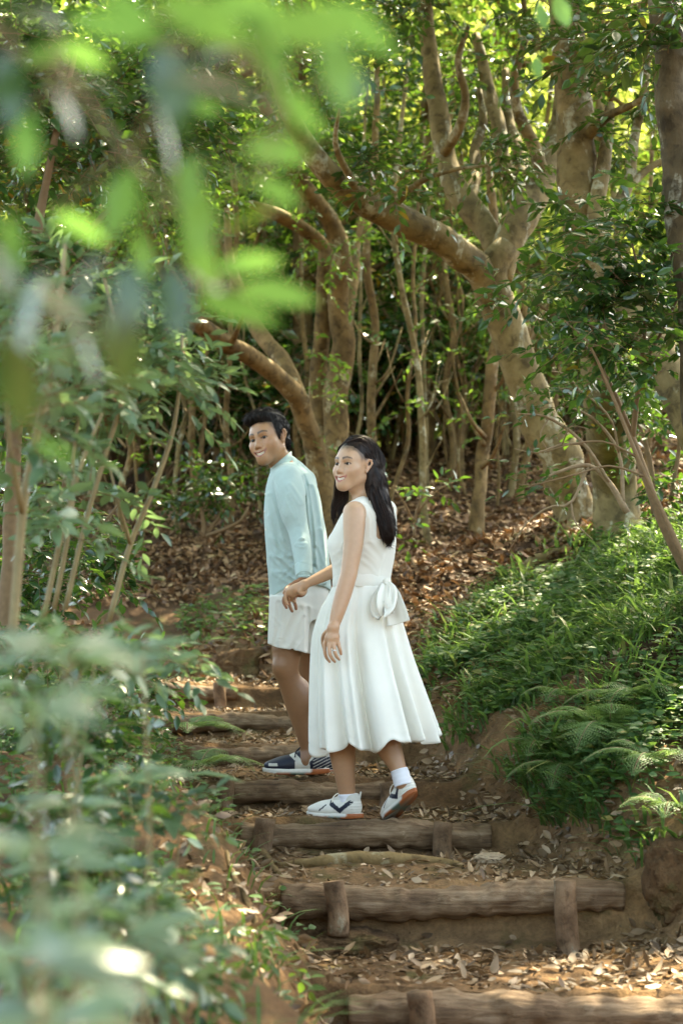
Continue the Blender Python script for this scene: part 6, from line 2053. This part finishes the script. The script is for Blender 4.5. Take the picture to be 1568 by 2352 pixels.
strands(m, gd, .0019, 21, 4, .0032, 26, 8)
gd = []
for q in range(26):
    p0 = np.array([r.uniform(-.05, .05), r.uniform(-.08, .05), 0]); p0[2] = rz(p0[0], p0[1])
    d = r.normal(0, 1, 3) * [.012, .012, .004] + [0, 0, .006]
    gd.append([wL(*p0), wL(*(p0 + d)), wL(*(p0 + d * 1.6 - [0, 0, .006]))])
strands(m, gd, .0007, 5, 3, .002, 7, 1)
m.build('hair', MT['hair_brown'], wom)

# dress: bodice with wide straps, sash, skirt, bow
CW = (.80, .785, .725)
D = Field()
D.loft(TORSO[:9], 0, grow=.007)
D.cap(P(817, 1174, 7.52), P(850, 1152, 7.64), .047, .042, .03)
D.cap(P(886, 1172, 7.76), P(852, 1152, 7.66), .047, .042, .03)
D.ell(P(775, 1250, 7.70), (.045, .07, .05), None, .03)
D.ell(P(811, 1202, 7.41), (.052, .135, .086), None, .004, 'sub')
D.ell(P(893, 1200, 7.93), (.05, .11, .085), None, .004, 'sub')
D.box(P(885.5, 1178, 7.50), (.0375, .17, .108), None, .012, .004)
D.ell(P(858, 1128, 7.64), (.062, .13, .048), None, .004, 'sub')
D.box(P(800, 1140, 7.80), (.10, .09, .10), None, .02, .01)
D.box(P(830, 1410, 7.64), (.3, .3, .11), None, .002, .002)
D.disp(fold_disp([([(762, 1275, 7.55), (785, 1262, 7.52), (790, 1250, 7.52)], .006, .005), ([(766, 1298, 7.55), (785, 1290, 7.53), (800, 1270, 7.5)], .007, .005), ([(845, 1250, 7.5), (870, 1275, 7.5), (890, 1310, 7.5)], .012, .004),
                  ([(835, 1280, 7.5), (855, 1295, 7.5), (870, 1315, 7.5)], .010, .004), ([(883, 1242, 7.5), (882, 1280, 7.5), (880, 1318, 7.5)], .003, .002), ([(838, 1246, 7.5), (870, 1244, 7.5), (905, 1246, 7.55)], .003, .002), ([(842, 1160, 7.5), (853, 1190, 7.5), (853, 1230, 7.5)], .006, .003)], .002, 14, 3), P(830, 1240, 7.6), .4)
V, Fc = D.surface(.0035, 0)
m = MB(); m.add(V, Fc, 0, None, np.tile(np.array(CW), (len(V), 1)))
dress = m.build('dress', MT['cloth_white'], wom)


def ring_cloth(name, rows, parent, nth=160, thick=.004, foldf=None, pw=2.0, col=CW):
    """Cloth tube through rows of (left, right, py left, py right, d, half depth); foldf(theta, t) scales its radius."""
    R_ = catmull(np.array(rows, float)[:, [0, 1, 2, 3, 4, 5]], 70)
    n = len(R_); th = np.linspace(0, 2 * math.pi, nth, endpoint=False)
    Vs = []
    for sh in (0, -thick):
        out = []
        for i, (l, r_, pl, pr, d, hd) in enumerate(R_):
            t = i / (n - 1)
            C, S_ = np.cos(th), np.sin(th)
            cx = np.sign(C) * np.abs(C) ** (2 / pw); sy = np.sign(S_) * np.abs(S_) ** (2 / pw)
            f = 1.0 if foldf is None else foldf(th, t)
            a = P((l + r_) / 2, (pl + pr) / 2, d)
            hw = (r_ - l) / 2 * M2(d) + sh
            dzdx = -((pr - pl) * M2(d)) / ((r_ - l) * M2(d))
            x = hw * cx * (1 + (f - 1) * .7); y = (hd + sh) * sy * f
            out.append(np.stack([a[0] + x, a[1] + y, a[2] + hw * cx * dzdx], -1))
        Vs.append(np.array(out))
    V = np.concatenate([Vs[0].reshape(-1, 3), Vs[1].reshape(-1, 3)])
    i = np.arange(n - 1)[:, None]; j = np.arange(nth)[None]; j2 = (j + 1) % nth
    q = np.stack(np.broadcast_arrays(i * nth + j, (i + 1) * nth + j, (i + 1) * nth + j2, i * nth + j2), -1).reshape(-1, 4)
    o = n * nth
    k = np.arange(nth); k2 = (k + 1) % nth
    e1 = np.stack([(n - 1) * nth + k, o + (n - 1) * nth + k, o + (n - 1) * nth + k2, (n - 1) * nth + k2], -1)
    e0 = np.stack([k, k2, o + k2, o + k], -1)
    m = MB()
    return V, [q, q[:, ::-1] + o, e1, e0], n, nth


def pleat(th, t):
    w = th + .10 * np.sin(3 * th + 1) + .05 * np.sin(7 * th)
    a = (.035 + .20 * t ** .8)
    g = .62 * np.sin(13 * w + .6 * np.sin(2 * th)) + .38 * np.sin(21 * w + 1.3 + 1.2 * np.sin(th)) + .35 * np.sin(6 * w + 2)
    return 1 + a * (np.sign(g) * np.abs(g) ** .8 - .75)


V, Fq, n, nth = ring_cloth('skirt', [(765, 898, 1343, 1347, 7.64, .102), (752, 905, 1372, 1372, 7.64, .125), (737, 917, 1404, 1404, 7.63, .15), (722, 930, 1460, 1450, 7.62, .18), (717, 948, 1530, 1510, 7.61, .21), (717, 972, 1610, 1580, 7.60, .24), (718, 992, 1670, 1640, 7.60, .26), (720, 1010, 1722, 1694, 7.60, .275)], dress, foldf=pleat, nth=420)
# the hem dips and lifts with the folds
tt = np.repeat(np.linspace(0, 1, n), nth); th_ = np.tile(np.linspace(0, 2 * math.pi, nth, endpoint=False), n)
hem = .016 * np.sin(9 * th_ + 1) + .012 * np.sin(5 * th_ + .5) + .007 * np.sin(17 * th_) - .018 * np.exp(-((th_ - 4.9) / .5) ** 2) * 0
dz = np.concatenate([hem * tt ** 4] * 2)
V[:, 2] += dz
# stitched hem line and soft wrinkles
stl = np.exp(-((tt - .955) / .006) ** 2) * .0022
c0 = np.array([P(850, 1600, 7.6)[0], 7.61])
rad = nrm(V[:, :2] - c0)
V[:len(tt), :2] -= rad[:len(tt)] * stl[:, None]
V[:, :2] += rad * (.006 * vn3(V * np.array([9, 9, 4.0]), 9))[:, None]
m = MB(); m.add(V, Fq, 0, None, np.tile(np.array(CW), (len(V), 1))); m.build('skirt', MT['cloth_white'], dress)
V, Fq, n, nth = ring_cloth('sash', [(766, 896, 1315, 1320, 7.64, .100), (764, 897, 1324, 1328, 7.64, .104), (763, 898, 1337, 1341, 7.64, .106), (763.5, 897.5, 1346, 1350, 7.64, .104)], dress, nth=160)
V[:, 2] += .0025 * np.sin(V[:, 0] * 60)
m = MB(); m.add(V, Fq, 0, None, np.tile(np.array(CW) * .98, (len(V), 1))); sash = m.build('sash', MT['cloth_white'], dress)


def ribbon(mb, rows, width, wdir, thick=.004, curl=.0):
    w = np.array([P(*q) for q in rows]); c = catmull(w, 40); n = len(c)
    tg = nrm(np.gradient(c, axis=0)); wd = np.asarray(wdir, float)
    if wd.ndim == 1: wd = np.tile(wd, (n, 1))
    else: wd = catmull(wd, n)
    wd = nrm(wd - tg * (wd * tg).sum(1)[:, None]); nn = np.cross(tg, wd)
    ww = np.interp(np.linspace(0, 1, n), np.linspace(0, 1, len(width)), width)[:, None] * M2(7.5) / 2
    q = np.linspace(-1, 1, 9)
    V = []
    for sd in (thick / 2, -thick / 2):
        V.append(np.stack([c + wd * ww * a + nn * (sd + curl * (a * a - .4) + .004 * math.sin(a * 5)) for a in q], 1))
    V = np.concatenate([v.reshape(-1, 3) for v in V]); k = 9; o = n * k
    i = np.arange(n - 1)[:, None]; j = np.arange(k - 1)[None]
    f = np.stack(np.broadcast_arrays(i * k + j, i * k + j + 1, (i + 1) * k + j + 1, (i + 1) * k + j), -1).reshape(-1, 4)
    i = np.arange(n - 1)
    e = [np.stack([i * k, (i + 1) * k, o + (i + 1) * k, o + i * k], -1), np.stack([i * k + k - 1, o + i * k + k - 1, o + (i + 1) * k + k - 1, (i + 1) * k + k - 1], -1)]
    j = np.arange(k - 1); e += [np.stack([j, o + j, o + j + 1, j + 1], -1), np.stack([(n - 1) * k + j, (n - 1) * k + j + 1, o + (n - 1) * k + j + 1, o + (n - 1) * k + j], -1)]
    mb.add(V, [f, f[:, ::-1] + o] + e, 0, None, np.tile(np.array(CW), (len(V), 1)))


m = MB()
ribbon(m, [(886, 1340, 7.52), (879, 1362, 7.47), (872, 1388, 7.45), (874, 1402, 7.44), (884, 1400, 7.43), (893, 1380, 7.45), (897, 1356, 7.48), (888, 1338, 7.51)], [16, 32, 44, 46, 44, 38, 28, 14], (.8, -.55, .15), .005, .012)
ribbon(m, [(890, 1342, 7.51), (900, 1365, 7.48), (908, 1400, 7.46), (916, 1432, 7.45)], [18, 38, 50, 54], (.95, -.3, .25), .005, .014)
ribbon(m, [(886, 1342, 7.50), (882, 1368, 7.445), (883, 1392, 7.425), (889, 1412, 7.43)], [16, 30, 36, 34], (.95, -.25, -.1), .005, .008)
V, Fc = uv_ball(P(887, 1337, 7.515), .019, None, 16, (.9, .6, 1.0)); m.add(V, Fc, 0, None, np.tile(np.array(CW), (len(V), 1)))
m.build('bow', MT['cloth_white'], sash)

# socks and shoes
for rows in ([(797, 1823, 7.63, .0385), (798, 1840, 7.63, .0395), (798, 1860, 7.63, .040)], [(916, 1768, 7.527, .0365), (921, 1785, 7.52, .038), (926, 1805, 7.51, .038)]):
    w = np.array([np.append(P(*q[:3]), q[3]) for q in rows]); cc = catmull(w, 14)
    V, Fc = tube(cc[:, :3], cc[:, 3] * (1 + .02 * np.sin(np.arange(14) * 1.5)), 24); m = MB(); m.add(V, Fc); m.build('sock', MT['sock'], wom)
heel = P(831, 1881, 7.60); heel[2] = float(ground_z(heel[0], heel[1])) + .004
shoe(wom, heel, (-.93, .36, .0), (0, 0, 1), .25, 'white')
u = nrm(np.array([-.50, .66, -.56])); heel = P(955, 1822, 7.47)
shoe(wom, heel, u, (0.05, .1, 1), .25, 'white')
